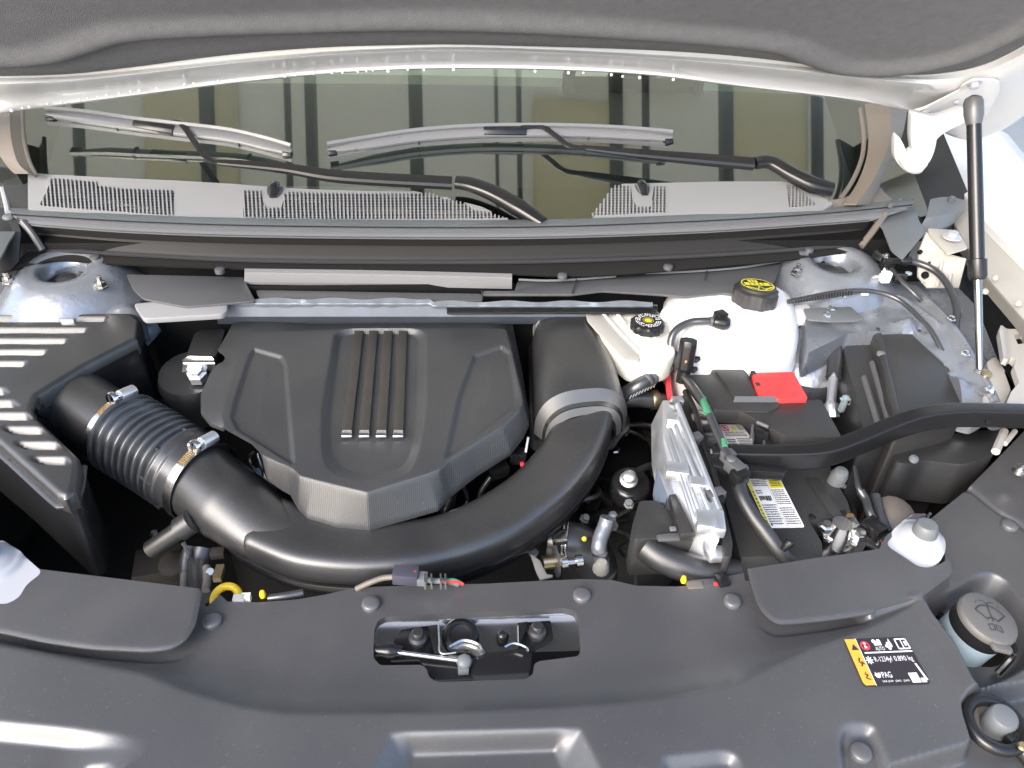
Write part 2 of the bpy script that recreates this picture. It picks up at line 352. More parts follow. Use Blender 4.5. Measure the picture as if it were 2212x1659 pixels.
# ================================================================== HOOD
H0 = Vector((0, 1.30, .40)); HS = R(42); HE = Vector((0, -math.cos(HS), math.sin(HS))); HN = Vector((0, -math.sin(HS), -math.cos(HS)))
def HL(px, py, w_=0.0):
    q = PP(px, py, H0 + HN*w_, HN) - H0; return Vector((q.x, q.dot(HE), w_))
def HW(v): return H0 + Vector((1, 0, 0))*v[0] + HE*v[1] + HN*v[2]
def HP(px, py, w_=0.0): return HW(HL(px, py, w_))
hood = thing('hood', 'raised hood with charcoal felt liner and white painted rear edge', 'hood', H0)
lin_edge = [(-260, 168), (-100, 170), (0, 170), (150, 165), (300, 151), (500, 129), (700, 112), (850, 105), (990, 102), (1200, 108), (1400, 118), (1600, 132), (1800, 152), (1950, 166), (2050, 162), (2130, 145), (2212, 106), (2330, 30), (2480, -80)]
L = catmull([HL(*p) for p in lin_edge], 5)
outer = [(p.x, p.y) for p in L] + [(1.0, .9), (-1.0, .9)]
rid = catmull([HL(*p) for p in [(-300, 90), (-60, 118), (90, 112), (180, 88), (260, 66), (400, 56), (600, 48), (900, 40), (1200, 50), (1500, 72), (1680, 92), (1760, 120), (1830, 142), (1950, 138), (2080, 112), (2200, 60), (2350, -20)]], 5)
inner_poly = [(p.x, p.y) for p in rid] + [(1.2, 1.0), (-1.2, 1.0)]
def hf(X, Y):
    d = sdf(inner_poly, X, Y)
    z = .016*ss(.030, .006, d) - .012*ss(.0, -.030, d)
    d2 = sdf(outer, X, Y)
    return z - .006*ss(-.02, 0, d2) + .0025*np.sin(X*9+1)*np.cos(Y*12)
sheet('hood_liner', outer, [], hf, .005, 'felt', hood, skirt=.01, bl=3, to_world=lambda v: HW((v[0], v[1], v[2])))
rim_low = [(-260, 275), (-100, 258), (0, 245), (100, 232), (220, 217), (330, 203), (500, 181), (700, 161), (850, 152), (1000, 149), (1200, 152), (1400, 163), (1600, 188), (1800, 212), (1900, 228), (1985, 250), (2060, 300), (2130, 296), (2212, 252), (2330, 170), (2480, 60)]
def mix(a, b, t): return [(p[0]*(1-t)+q[0]*t, p[1]*(1-t)+q[1]*t) for p, q in zip(a, b)]
def resamp(L, n=44):
    C = catmull([(p[0], p[1], 0) for p in L], 8); xs = np.linspace(C[0].x, C[-1].x, n); return [(float(x), float(y)) for x, y in zip(xs, np.interp(xs, [c.x for c in C], [c.y for c in C]))]
A_, B_ = resamp(lin_edge), resamp(rim_low)
lines = [[HP(*p, w_) for p in mix(A_, B_, t)] for t, w_ in ((-.25, -.012), (-.02, -.006), (.06, .004), (.16, .010), (.30, .008), (.42, .001), (.80, -.003), (.95, .001), (1.0, -.004), (1.0, -.016))]
lines.append([q + HN*-.02 + HE*.05 for q in lines[-1]])
mk('hood_rim', loft(lines, 160), 'white', hood, sharp=50)
# outer skin of the hood above the liner
mk('hood_skin', loft([[HW((x, v, -.045)) for x in np.linspace(-1.0, 1.05, 12)] for v in (.02, .3, .6, .95)], 12, .004), 'white', hood)
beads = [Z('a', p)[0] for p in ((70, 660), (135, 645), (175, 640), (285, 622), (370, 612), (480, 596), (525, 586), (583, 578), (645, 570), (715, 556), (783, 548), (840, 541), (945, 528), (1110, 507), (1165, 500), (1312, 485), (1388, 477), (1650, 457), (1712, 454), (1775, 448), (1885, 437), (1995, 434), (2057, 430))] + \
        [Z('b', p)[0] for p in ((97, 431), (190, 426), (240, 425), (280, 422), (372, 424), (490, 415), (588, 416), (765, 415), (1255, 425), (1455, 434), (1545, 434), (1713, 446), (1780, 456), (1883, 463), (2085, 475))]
bd = None; rnd = random.Random(3)  # white beads stand in for bright glints along the hood's edge
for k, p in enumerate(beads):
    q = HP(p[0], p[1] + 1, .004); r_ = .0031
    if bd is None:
        bd = mk('glint_bead', lathe(q, HN, [(r_*math.cos(a), r_*math.sin(a)) for a in np.linspace(-1.45, 1.45, 7)], 10), 'wprint', hood)
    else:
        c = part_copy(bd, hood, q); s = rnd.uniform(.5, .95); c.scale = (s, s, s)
# support strut bracket + hinge arm (right)
hinge = hood
pl = rpoly([HP(x, y, .016) for x, y in Z('o', (1090, 150), (1250, 60), (1500, 60), (1600, 90), (1610, 200), (1440, 530), (1380, 540), (1150, 400), (760, 640), (640, 700), (445, 560), (445, 480), (600, 440), (1080, 200))], .008)
mk('hinge_plate', slab(pl, 0, vec=HN*-.004), 'white', hinge, bevel=.0012)
arm = [PY(x, y, 1.26) for x, y in Z('o', (445, 480), (430, 840), (455, 1000), (380, 1040), (330, 900), (250, 780), (215, 900), (215, 1110), (330, 1255), (450, 1310), (570, 1300), (690, 1110), (760, 850), (900, 740), (1180, 610), (1180, 420), (760, 560))]
mk('hinge_arm', slab(rpoly(arm, .012, 4), 0, vec=(.004, .022, 0)), 'white', hinge, bevel=.003)
mk('hinge_rib', tube([PY(x, y, 1.252) for x, y in Z('o', (745, 640), (690, 1000), (560, 1220), (400, 1230), (300, 1080))], .006, 10), 'white', hinge)
for q in Z('o', (600, 500), (1270, 100)):
    b = HP(q[0], q[1], .018); mk('bolt', [lathe(b, HN, [(.0115, 0), (.0115, .002), (.0075, .0022), (.0075, .008), (.0055, .010)], 12)], 'whitep', hinge)
mk('stud', [lathe(HP(*Z('o', (1035, 350))[0], .018), HN, [(.006, 0), (.006, .003), (.003, .005)], 12)], 'whitep', hinge)

# gas strut
gt = PY(2103, 232, 1.13); gb = P(2118, 838, .035)
strut = thing('gas_strut', 'black gas strut with chrome rod holding up the hood at the right', 'strut', gb)
dv = (gb - gt); L_ = dv.length; du = dv.normalized()
f1 = .585
mk('cylinder', lathe(gt + du*.01, du, [(.0, 0), (.0105, .0), (.0105, L_*f1*.87), (.0135, L_*f1*.875), (.0135, L_*f1-.006), (.011, L_*f1), (.0, L_*f1)], 24), 'gloss', strut)
mk('top_socket', lathe(gt - du*.012, du, [(.004, -.006), (.0115, -.002), (.0138, .004), (.0138, .022), (.0115, .034), (.010, .04)], 20), 'pinm', strut)
mk('rod', lathe(gt + du*(L_*f1), du, [(.0058, 0), (.0058, L_*(1-f1)-.02)], 20), 'rodm', strut)
mk('lower_socket', lathe(gb - du*.028, du, [(.006, -.002), (.0095, 0), (.0105, .02), (.0115, .03), (.0095, .044), (.004, .047)], 8), 'gray', strut, bevel=.001)
mk('ball_stud', [lathe(gb + Vector((.006, .0, .0)), (1, .3, 0), [(.0045, 0), (.0045, .018), (.009, .019), (.009, .024), (.005, .026)], 12)], 'steel', strut)
mk('rating_print', [(lambda c, a: slab([gt + du*a[0] + c + Vector((x, 0, z)) for x, z in ((a[1], 0), (a[2], 0), (a[2], -a[3]), (a[1], -a[3]))], 0, vec=(0, .002, 0)))(Vector((0, -.0112, 0)), a) for a in ((.168, -.004, -.0015, .018), (.168, .001, .003, .008), (.215, -.006, .005, .012), (.23, -.006, .0055, .010))], 'bluep', strut, smooth=False)

# ================================================================== WINDSCREEN, WIPERS
G0 = Vector((0, 1.33, .150)); GS = R(27); GN = Vector((0, -math.sin(GS), math.cos(GS))); GE = Vector((0, math.cos(GS), math.sin(GS)))
def GP(px, py, w_=0.0): return PP(px, py, G0 + GN*w_, GN)
def GC(x, v):     # curved glass
    return G0 + Vector((x, 0, 0)) + GE*v + GN*(-.035*(x/.8)**2)
ws = thing('windshield', 'green tinted windscreen with black border above the cowl', 'windshield', G0)
def gsheet(x0, x1, v0, v1, w_, n=24): return loft([[GC(x, v) + GN*w_ for x in np.linspace(x0, x1, n)] for v in np.linspace(v0, v1, 8)], n)
mk('glass', gsheet(-.86, .98, -.05, .75, 0), 'glass', ws)
gl_, gr_ = GP(93, 300).x, GP(1843, 300).x
mk('border', [gsheet(-.98, gl_, -.06, .75, -.006, 8), gsheet(gr_, 1.1, -.06, .75, -.006, 8), gsheet(gl_, gr_, -.06, GP(1130, 415).y - 1.33 + .02, -.006, 20)], 'frit', ws)
mk('side_molding', [tube([GP(x, y, .004) for x, y in ((48, 235), (52, 300), (62, 345), (78, 380))], .004, 8)], 'taupe', ws)
mk('side_molding', [tube([GP(x, y, .004) for x, y in ((1858, 235), (1866, 290), (1862, 340), (1842, 390), (1815, 430))], .0045, 8)], 'taupe', ws)
# A pillar trims outside the glass
mk('pillar_trim', loft([[GP(x, y, .008) for x, y in ((1868, 225), (1876, 290), (1872, 340), (1852, 395), (1822, 440))], [GP(x, y, .022) for x, y in ((1920, 215), (1925, 290), (1905, 350), (1880, 400), (1850, 440))], [GP(x, y, .0) for x, y in ((1965, 205), (1950, 290), (1925, 350), (1900, 400), (1880, 440))]], 20, .003), 'taupe', ws)
mk('pillar_trim', loft([[GP(x, y, .0) for x, y in ((-30, 235), (-20, 300), (10, 350), (30, 372))], [GP(x, y, .016) for x, y in ((20, 235), (24, 300), (38, 350), (60, 372))], [GP(x, y, .006) for x, y in ((46, 235), (50, 300), (60, 345), (76, 380))]], 20, .003), 'taupe', ws)

M['wiper'] = mat('grey wiper plastic', (.17, .17, .172), .30, rvar=.08, vscale=12)
def wiper(label, blade, arm, elbow, knuckle):
    """blade: centre line points; arm: from the blade clip to the pivot"""
    t = thing('wiper', label, 'wiper', GP(*blade[len(blade)//2]), 'windscreen wipers')
    B = [GP(x, y, .017) for x, y in blade]; n = len(B)
    mk('blade', tube([p + GN*.004 for p in B], [.005] + [.0125]*(n-2) + [.007], 10, 8, rh=[.004] + [.007]*(n-2) + [.004], up=GN), 'wiper', t)
    mk('spoiler_lip', tube([p + GN*.012 + GE*.008 for p in B], .0045, 6, 8, rh=.006, up=GN), 'wiper', t)
    mk('rubber_edge', tube([p - GN*.006 - GE*.010 for p in B], .0022, 4, 8, rh=.006, up=GN), 'wiper', t)
    for e in (0, -1): mk('end_cap', tube([B[e], B[e] + (B[1]-B[0]).normalized()*.016*(1 if e == 0 else -1)], .011, 8, rh=.008, up=GN), 'gloss', t, bevel=.001)
    for f in (.28, .72):
        k = f*(n-1); i = int(k); q = B[i].lerp(B[min(i+1, n-1)], k-i); d_ = (B[min(i+1, n-1)]-B[i]).normalized()
        mk('joint', tube([q - d_*.0012, q + d_*.0012], .0142, 8, rh=.0092, up=GN), 'kprint', t)
    A = [GP(x, y, .030) for x, y in arm]
    mk('arm_rod', tube(A[:elbow+1], .0058, 8, 5, rh=.003, up=GN), 'gloss', t)
    mk('arm', tube(A[elbow:], [.006, .010, .0125, .013], 10, 6, rh=[.004, .007, .009, .009], up=GN, power=.7), 'gloss', t)
    K = [GP(x, y, .028) for x, y in knuckle]
    mk('arm_head', tube(K, [.0125, .0145, .0155, .0165, .012], 12, 6, rh=[.009, .010, .012, .014, .012], up=GN, power=.8), 'gloss', t)
    c = GP(*arm[0], .026); d_ = (A[1]-A[0]).normalized()
    return t, A, B
t, A, B = wiper('left wiper, its short blade lying against the lower left of the windscreen', Z('a', (285, 700), (520, 722), (810, 762), (1050, 790), (1380, 830), (1600, 880), (1755, 925)),
       Z('a', (1030, 735), (1090, 745), (1160, 840), (1250, 955), (1310, 975), (1700, 1010), (2050, 1062)) + Z('b', (755, 1100)), 4, Z('b', (775, 1095), (870, 1110), (1000, 1160), (1150, 1245), (1300, 1345)))
mk('blade_clip', tube([GP(x, y, .022) for x, y in Z('a', (810, 745), (1050, 785))], .012, 8, rh=.009, up=GN), 'gloss', t, bevel=.001)
t, A, B = wiper('right wiper, its long blade across the middle of the windscreen', Z('b', (10, 915), (280, 870), (560, 830), (900, 805), (1250, 800), (1560, 805), (1850, 820), (2075, 840)),
       Z('b', (1170, 765), (1290, 760), (1370, 810), (1460, 875), (1560, 890), (1880, 925)) + Z('c', (200, 960), (485, 985)), 4, Z('c', (495, 980), (590, 975), (720, 1050), (840, 1110), (960, 1140)))
mk('blade_clip', tube([GP(x, y, .022) for x, y in Z('b', (945, 790), (1200, 790))], .012, 8, rh=.010, up=GN), 'gloss', t, bevel=.001)

# interior seen through the glass
dashb = thing('dashboard', 'dark dashboard top seen through the windscreen', 'dashboard', (0, 1.7, .12))
mk('dash_top', loft([[Vector((x, y + .03*(1-(x/.8)**2), z)) for x in np.linspace(-.9, 1.0, 14)] for y, z in ((1.37, .10), (1.5, .13), (1.7, .155), (1.86, .165), (2.0, .172), (2.06, .165), (2.08, .05))], 40), 'dash', dashb)
stw = thing('steering_wheel', 'pale steering wheel rim seen through the right of the windscreen', 'steering wheel', (.50, 2.02, .18))
def ring(c, ax, R0, r, seg=40, a0=0, a1=2*math.pi, s2=10):
    ax = Vector(ax).normalized(); u = ax.orthogonal().normalized(); v = ax.cross(u)
    n = seg if a1-a0 < 6.28 else seg
    pts = [Vector(c) + (u*math.cos(a)+v*math.sin(a))*R0 for a in np.linspace(a0, a1, n+1)]
    return tube(pts, r, s2, smooth=False, caps=a1-a0 < 6.28)
mk('rim', ring((.50, 2.02, .19), (0, -.9, .4), .17, .016), 'dash', stw)
mk('hub', lathe((.50, 2.03, .18), (0, -.9, .4), [(.07, -.03), (.07, 0), (.05, .012), (0, .015)], 20), 'dash', stw)
mk('spoke', [tube([(.34, 2.02, .19), (.66, 2.02, .19)], .012, 8, smooth=False, rh=.02)], 'dash', stw)
for x, lab in ((.50, 'pale driver seat seen through the right half of the windscreen'), (-.32, 'pale passenger seat seen through the left half of the windscreen')):
    s = thing('vehicle_seat', lab, 'seat', (x, 2.6, -.3))
    mk('backrest', slab(rpoly([Vector((x+a, 2.55, z)) for a, z in ((-.26, -.35), (.26, -.35), (.24, .32), (-.24, .32))], .06), 0, vec=(0, .14, .02)), 'seat', s, bevel=.02)
    mk('headrest', slab(rpoly([Vector((x+a, 2.57, z)) for a, z in ((-.14, .34), (.14, .34), (.13, .50), (-.13, .50))], .05), 0, vec=(0, .10, .01)), 'seat', s, bevel=.02)
    mk('seat_cushion', slab(rpoly([Vector((x+a, y, -.30)) for a, y in ((-.27, 2.05), (.27, 2.05), (.26, 2.55), (-.26, 2.55))], .06), .16), 'seat', s, bevel=.02)
mk('upper_panel', loft([[Vector((x, y + .04*(1-(x/.8)**2), z)) for x in np.linspace(-.95, 1.05, 14)] for y, z in ((2.07, .10), (2.12, .170), (2.25, .182), (2.5, .186), (2.52, .0))], 40), 'seat', dashb)

# ================================================================== COWL
cowl = thing('windshield_cowl', 'grey plastic cowl panel with grilles below the windscreen', 'cowl panel', P(1000, 470, .15))
top_l = [(60, 372), (105, 376), (215, 381), (380, 388), (590, 400), (800, 403), (890, 411), (960, 425), (1040, 447), (1098, 474)]
bot_l = [(1098, 480), (600, 474), (300, 466), (90, 452), (60, 450)]
# plane of the grille panel: rises to the rear
C0 = Vector((0, P(600, 474, .150).y, .150)); CS = R(12); CN = Vector((0, -math.sin(CS), math.cos(CS)))
CE = Vector((0, math.cos(CS), math.sin(CS)))
def CL(px, py):
    q = PP(px, py, C0, CN) - C0; return Vector((q.x, q.dot(CE), 0))
def CW(v): return C0 + Vector((v[0], 0, 0)) + CE*v[1] + CN*v[2]
lc = [Vector(CL(*p)) for p in top_l] + [CL(*p) for p in bot_l]
def gpoly(k, *pts): return [CL(*p) for p in Z(k, *pts)]
ga = gpoly('p', (840, 450), (1600, 510), (1620, 575), (2074, 625)) + gpoly('a', (1045, 1140), (1040, 1290), (250, 1235)) + gpoly('p', (655, 870), (770, 660))
gb_ = gpoly('a', (1460, 1140), (1565, 1145), (1590, 1245), (1690, 1245), (1710, 1150), (2111, 1160)) + gpoly('b', (635, 1160), (700, 1190), (820, 1215), (890, 1260), (960, 1270), (1085, 1312), (600, 1316), (0, 1310)) + gpoly('a', (1460, 1300))
gc = gpoly('b', (1725, 1115), (1830, 1115), (1840, 1200), (1870, 1240), (1950, 1240), (1970, 1115), (2048, 1118), (2048, 1275), (1590, 1295), (1680, 1180))
gd = gpoly('c', (683, 1108), (735, 1110), (780, 1150), (855, 1215), (860, 1232), (700, 1245))
flat = lambda X, Y: 0*X
sheet('left_panel', lc, [ga, gb_], lambda X, Y: .002*np.sin(X*4), .004, 'cowlp', cowl, skirt=.006, bl=0, to_world=CW)
top_r = [(1282, 468), (1300, 440), (1325, 404), (1345, 397), (1390, 396), (1560, 392), (1690, 392), (1730, 402), (1790, 432), (1800, 440)]
rc = [CL(*p) for p in top_r] + [CL(*p) for p in ((1780, 452), (1500, 468), (1282, 478))]
sheet('right_panel', rc, [gc, gd], flat, .004, 'cowlp', cowl, skirt=.006, bl=0, to_world=CW)
def inpoly(poly, x, y):
    return float(sdf(poly, np.array([x]), np.array([y]))[0]) < 0
def grille(poly, pitch=.0068, tw=.0026):
    x0, x1 = min(p[0] for p in poly), max(p[0] for p in poly); y0, y1 = min(p[1] for p in poly), max(p[1] for p in poly); G = []
    x = x0 + pitch/2; f_ = lambda v: 1 + .70*(v - y0)/(C0.y + y0)
    while x < x1:
        ys = [y for y in np.arange(y0, y1, .001) if inpoly(poly, x*f_(y), y)]
        if ys:
            runs = []; s = ys[0]; pv = ys[0]
            for y in ys[1:]:
                if y - pv > .0016: runs.append((s, pv)); s = y
                pv = y
            runs.append((s, pv))
            for a, b in runs:
                a -= .001; b += .001
                V = [CW(q) for q in ((x*f_(a)-tw/2, a, .0006), (x*f_(a)+tw/2, a, .0006), (x*f_(b)+tw/2, b, .0006), (x*f_(b)-tw/2, b, .0006), (x*f_(a)-tw/2, a, -.0035), (x*f_(a)+tw/2, a, -.0035), (x*f_(b)+tw/2, b, -.0035), (x*f_(b)-tw/2, b, -.0035))]
                G.append((V, [(0, 1, 2, 3), (4, 7, 6, 5), (0, 4, 5, 1), (1, 5, 6, 2), (2, 6, 7, 3), (3, 7, 4, 0)]))
        x += pitch
    y = y0 + .004
    while y < y1:
        xs = [x for x in np.arange(x0, x1, .002) if inpoly(poly, x, y)]
        if xs:
            runs = []; s = xs[0]; pv = xs[0]
            for x in xs[1:]:
                if x - pv > .003: runs.append((s, pv)); s = x
                pv = x
            runs.append((s, pv))
            for a, b in runs:
                V = [CW(q) for q in ((a, y-.0007, -.0025), (b, y-.0007, -.0025), (b, y+.0007, -.0025), (a, y+.0007, -.0025), (a, y-.0007, -.005), (b, y-.0007, -.005), (b, y+.0007, -.005), (a, y+.0007, -.005))]
                G.append((V, [(0, 1, 2, 3), (4, 7, 6, 5), (0, 4, 5, 1), (1, 5, 6, 2), (2, 6, 7, 3), (3, 7, 4, 0)]))
        y += .0085
    return G
for pg in (ga, gb_, gc, gd): mk('grille', grille(pg), 'cowlp', cowl, smooth=False, kind='stuff')
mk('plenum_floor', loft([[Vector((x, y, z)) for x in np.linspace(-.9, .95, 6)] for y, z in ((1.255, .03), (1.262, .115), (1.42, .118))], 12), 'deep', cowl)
for q in (Z('a', (1645, 1160))[0], Z('b', (1905, 1150))[0]):
    c = CL(*q); c1 = CW((c.x, c.y+.024, .004)); c2 = CW((c.x, c.y-.014, .001))
    mk('washer_nozzle', [tube([c1, c1.lerp(c2, .5) + CN*.004, c2], [.009, .0085, .006], 12, 5, rh=[.006, .007, .003], up=CN)], 'gloss', cowl)
    mk('nozzle_collar', [tube([CW((c.x + s*.0125*k, c.y+.02-.03*j, .0012)) for s, k, j in ((-1, 1, 0), (-1, .9, .6), (-1, .4, 1), (1, .4, 1), (1, .9, .6), (1, 1, 0))], .0014, 6, 4)], 'greyp', cowl)
# left end filler and black foam corner
mk('end_filler', loft([PL([(12, 352), (40, 362), (70, 374), (90, 385)], .17), PL([(8, 400), (35, 405), (80, 412), (98, 405)], .155), PL([(10, 445), (35, 448), (70, 450), (90, 448)], .15)], 14, .006), 'plastic', cowl)
mk('end_filler', loft([PL([(1790, 432), (1820, 428), (1850, 415), (1895, 395)], .165), PL([(1795, 442), (1830, 440), (1870, 430), (1910, 415)], .155), PL([(1795, 455), (1830, 452), (1880, 443), (1930, 432)], .15)], 14, .006), 'taupe', cowl)
# hood seal (stepped rubber section) and the trough in front of it
seal = thing('hood_seal', 'long stepped grey rubber seal running along the front of the cowl', 'seal', P(1000, 490, .155))
def LZ(pts, z): return [P(x, y, z) for x, y in pts]
s0 = [(22, 448), (90, 452), (300, 464), (600, 472), (1100, 475), (1500, 463), (1780, 446), (1976, 430)]
s1 = [(24, 462), (90, 466), (300, 478), (600, 487), (1100, 490), (1500, 477), (1780, 460), (1972, 441)]
s2 = [(40, 472), (95, 476), (300, 488), (600, 497), (1100, 500), (1500, 487), (1780, 469), (1950, 452)]
s3 = [(60, 482), (100, 486), (300, 500), (600, 509), (1100, 512), (1500, 500), (1780, 482), (1880, 474)]
mk('upper_step', loft([LZ(s0, .150), LZ(s0, .153), LZ(s1, .154), LZ(s1, .148)], 90, .004), 'gray', seal, sharp=30)
mk('bulb', loft([LZ(s1, .1475), LZ(mix(s1, s2, .3), .1515), LZ(mix(s1, s2, .7), .1515), LZ(s2, .147)], 90, .004), 'sealr', seal, sharp=80)
mk('lower_step', loft([LZ(s2, .1468), LZ(mix(s2, s3, .25), .148), LZ(s3, .146), LZ(s3, .140)], 90, .004), 'sealr', seal, sharp=30)
tro = thing('plenum_trough', 'wide black trough below the grey hood seal', 'trough', P(1000, 540, .11))
t3 = [(62, 484), (100, 488), (300, 502), (600, 511), (1100, 514), (1500, 502), (1780, 484), (1880, 476)]
t4 = [(92, 534), (140, 536), (300, 548), (600, 560), (1100, 562), (1500, 549), (1780, 530), (1846, 522)]
t5 = [(60, 540), (130, 543), (300, 553), (600, 566), (1100, 568), (1500, 555), (1780, 536), (1860, 527)]
t6 = [(20, 585), (45, 570), (80, 563), (150, 565), (300, 573), (530, 581), (850, 588), (1100, 592), (1200, 597), (1340, 593), (1500, 580), (1690, 563), (1780, 552), (1850, 540), (1900, 535)]
mk('trough_wall', loft([LZ(t3, .138), LZ(mix(t3, t4, .3), .120), LZ(mix(t3, t4, .8), .106), LZ(t4, .100)], 90, .004), 'trough', tro, sharp=50)
mk('rib_line', loft([LZ(t4, .1005), LZ(t4, .1035), LZ(t5, .1035), LZ(t5, .098)], 90, .002), 'greyp', tro, sharp=30)
mk('front_flange', loft([LZ(resamp(t5, 20), .099), LZ(resamp(t6, 20), .098), LZ(resamp(t6, 20), .086)], 90, .002), 'trough', tro, sharp=30)
pin = None
for q in ((205, 557), (475, 585), (1215, 597), (1443, 578), (1748, 541)):
    c = P(q[0], q[1], .1)
    if pin is None: pin = mk('push_pin', lathe(c, (0, 0, 1), [(.008, -.004), (.0085, .001), (.008, .0035), (.004, .005)], 16), 'greyp', tro)
    else: part_copy(pin, tro, c + Vector((0, 0, .001)))
mk('end_brace', [tube([P(48, 478, .148), P(70, 505, .13), P(93, 540, .105)], .006, 8)], 'greyp', tro)
mk('end_brace', [tube([P(1912, 462, .146), P(1885, 500, .125), P(1860, 532, .104)], .0065, 8)], 'taupe', tro)
mk('end_cap', loft([LZ([(-40, 450), (0, 452), (30, 456)], .150), LZ([(-40, 500), (0, 500), (45, 500)], .14), LZ([(-40, 590), (10, 590), (40, 565)], .10)], 12, .004), 'plastic', tro)
# right end bracket pieces
rb = thing('cowl_end_bracket', 'dark grey bracket plates at the right end of the cowl', 'bracket', P(1930, 480, .14))
mk('flap', slab(rpoly(PL([(1880, 470), (1980, 450), (1985, 475), (2000, 500), (1950, 560), (1925, 540), (1905, 490)], .135), .01), .003), 'gray', rb, bevel=.001)
mk('bent_plate', loft([LZ([(2010, 430), (2045, 425), (2085, 432)], .15), LZ([(2000, 470), (2035, 465), (2085, 455)], .14), LZ([(1985, 495), (2020, 500), (2060, 480)], .12), LZ([(1960, 560), (1985, 556), (2000, 520)], .10)], 12, .003), 'gray', rb, sharp=30)
mk('clip', [lathe(P(2055, 434, .156), (0, 0, 1), [(.008, 0), (.008, .006), (.005, .009)], 10)], 'greyp', rb)
mk('clip', [lathe(P(1922, 447, .156), (0, 0, 1), [(.006, 0), (.006, .006), (.004, .008)], 10)], 'greyp', rb)
# ================================================================== FIREWALL AREA
def thg(name, label, cat, px, py, z, group=None): return thing(name, label, cat, P(px, py, z), group)
fs = thg('firewall_shield', 'long grey heat shield strip along the firewall behind the engine cover', 'heat shield', 820, 610, .08)
def flatplate(name, pts, z, th, m, parent, bevel=.0015, r=.006, drop=0):
    return mk(name, slab(rpoly([P(p[0], p[1], p[2] if len(p) > 2 else z) for p in pts], r, 3), th), m, parent, bevel=bevel)
flatplate('left_shield', [(272, 592), (526, 598), (532, 612), (552, 650), (400, 662), (310, 645), (288, 625)], .082, .004, 'greyp', fs)
mk('centre_shield', loft([[P(528, 580, .102), P(820, 584, .102), P(1106, 591, .102)], [P(528, 588, .102), P(820, 592, .102), P(1106, 599, .102)], [P(528, 611, .078), P(820, 615, .078), P(1106, 621, .078)]], 30, .003), 'cowlp', fs, sharp=25)
flatplate('lower_shield', [(552, 626), (1040, 634), (1043, 650), (700, 648), (560, 645)], .075, .004, 'greyp', fs)
flatplate('right_shield', [(1118, 606), (1200, 606), (1330, 598), (1395, 588), (1690, 563), (1665, 628), (1610, 640), (1560, 632), (1480, 640), (1430, 636), (1300, 628), (1235, 636), (1043, 636), (1043, 628), (1112, 628)], .084, .004, 'greyp', fs)
mk('flange_lip', [tube(PL([(1120, 604), (1200, 606), (1330, 597)], .0885), .0022, 8), tube(PL([(1395, 590), (1500, 586), (1600, 578), (1690, 563)], .0885), .0022, 8)], 'gray', fs)
for x0, y0, x1, y1 in ((1245, 604, 1236, 634), (1528, 580, 1522, 605), (1041, 628, 1042, 645)): mk('seam', tube([P(x0, y0, .0895), P(x1, y1, .0865)], .0012, 6, smooth=False), 'kprint', fs)
flatplate('left_lip', [(288, 655), (480, 640), (492, 645), (490, 672), (478, 678), (310, 688)], .078, .010, 'cowlp', fs, r=.008)
foil = thg('heat_foil', 'crinkled silver insulation foil edge behind the engine cover', 'insulation', 800, 650, .07)
n = 120
def wav(x, k): return .0007*math.sin(x*.09*k) + .0007*math.sin(x*.031 + k)
mk('foil', loft([[P(x, 645 + 2*math.sin(x*.05) + (6 if x > 930 else 0), .079 + wav(x, 1)) for x in np.linspace(500, 1410, n)], [P(x, 654 + (5 if x > 930 else 0), .077 + wav(x, 2)) for x in np.linspace(500, 1410, n)], [P(x, 661 + (2 if x > 930 else 0), .068 + wav(x, 1.5)) for x in np.linspace(498, 1410, n)]], 180, .003), 'fibre', foil, sharp=60)
mk('backing', loft([[P(x, 658, .070) for x in np.linspace(470, 1420, 20)], [P(x, 684, .052) for x in np.linspace(470, 1420, 20)], [P(x, 700, .02) for x in np.linspace(470, 1420, 20)]], 60), mat('blue grey painted firewall', (.10, .115, .14), .5, grain=.5, gscale=60, var=.3, vscale=20), foil)
flatplate('dark_pad', [(965, 660), (1300, 660), (1420, 656), (1420, 674), (965, 676)], .068, .004, 'gloss', foil)
# bulkhead wall closing the bay at the back and sides
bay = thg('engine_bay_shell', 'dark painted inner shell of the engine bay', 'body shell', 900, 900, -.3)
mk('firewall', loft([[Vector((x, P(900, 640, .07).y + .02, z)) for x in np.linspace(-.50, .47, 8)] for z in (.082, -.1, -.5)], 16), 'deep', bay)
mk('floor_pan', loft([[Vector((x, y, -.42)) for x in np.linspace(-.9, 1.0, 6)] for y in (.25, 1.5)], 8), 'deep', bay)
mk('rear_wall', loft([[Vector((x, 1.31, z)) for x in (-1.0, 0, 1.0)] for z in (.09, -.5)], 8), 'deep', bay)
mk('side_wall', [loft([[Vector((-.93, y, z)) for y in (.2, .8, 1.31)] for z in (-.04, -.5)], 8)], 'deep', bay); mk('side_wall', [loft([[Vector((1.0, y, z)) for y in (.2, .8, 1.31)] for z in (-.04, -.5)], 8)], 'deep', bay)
mk('side_rail', box((-.80, .85, -.2), .05, 1.1, .3), 'deep', bay); mk('side_rail', box((.86, .80, -.22), .05, .9, .26), 'deep', bay)

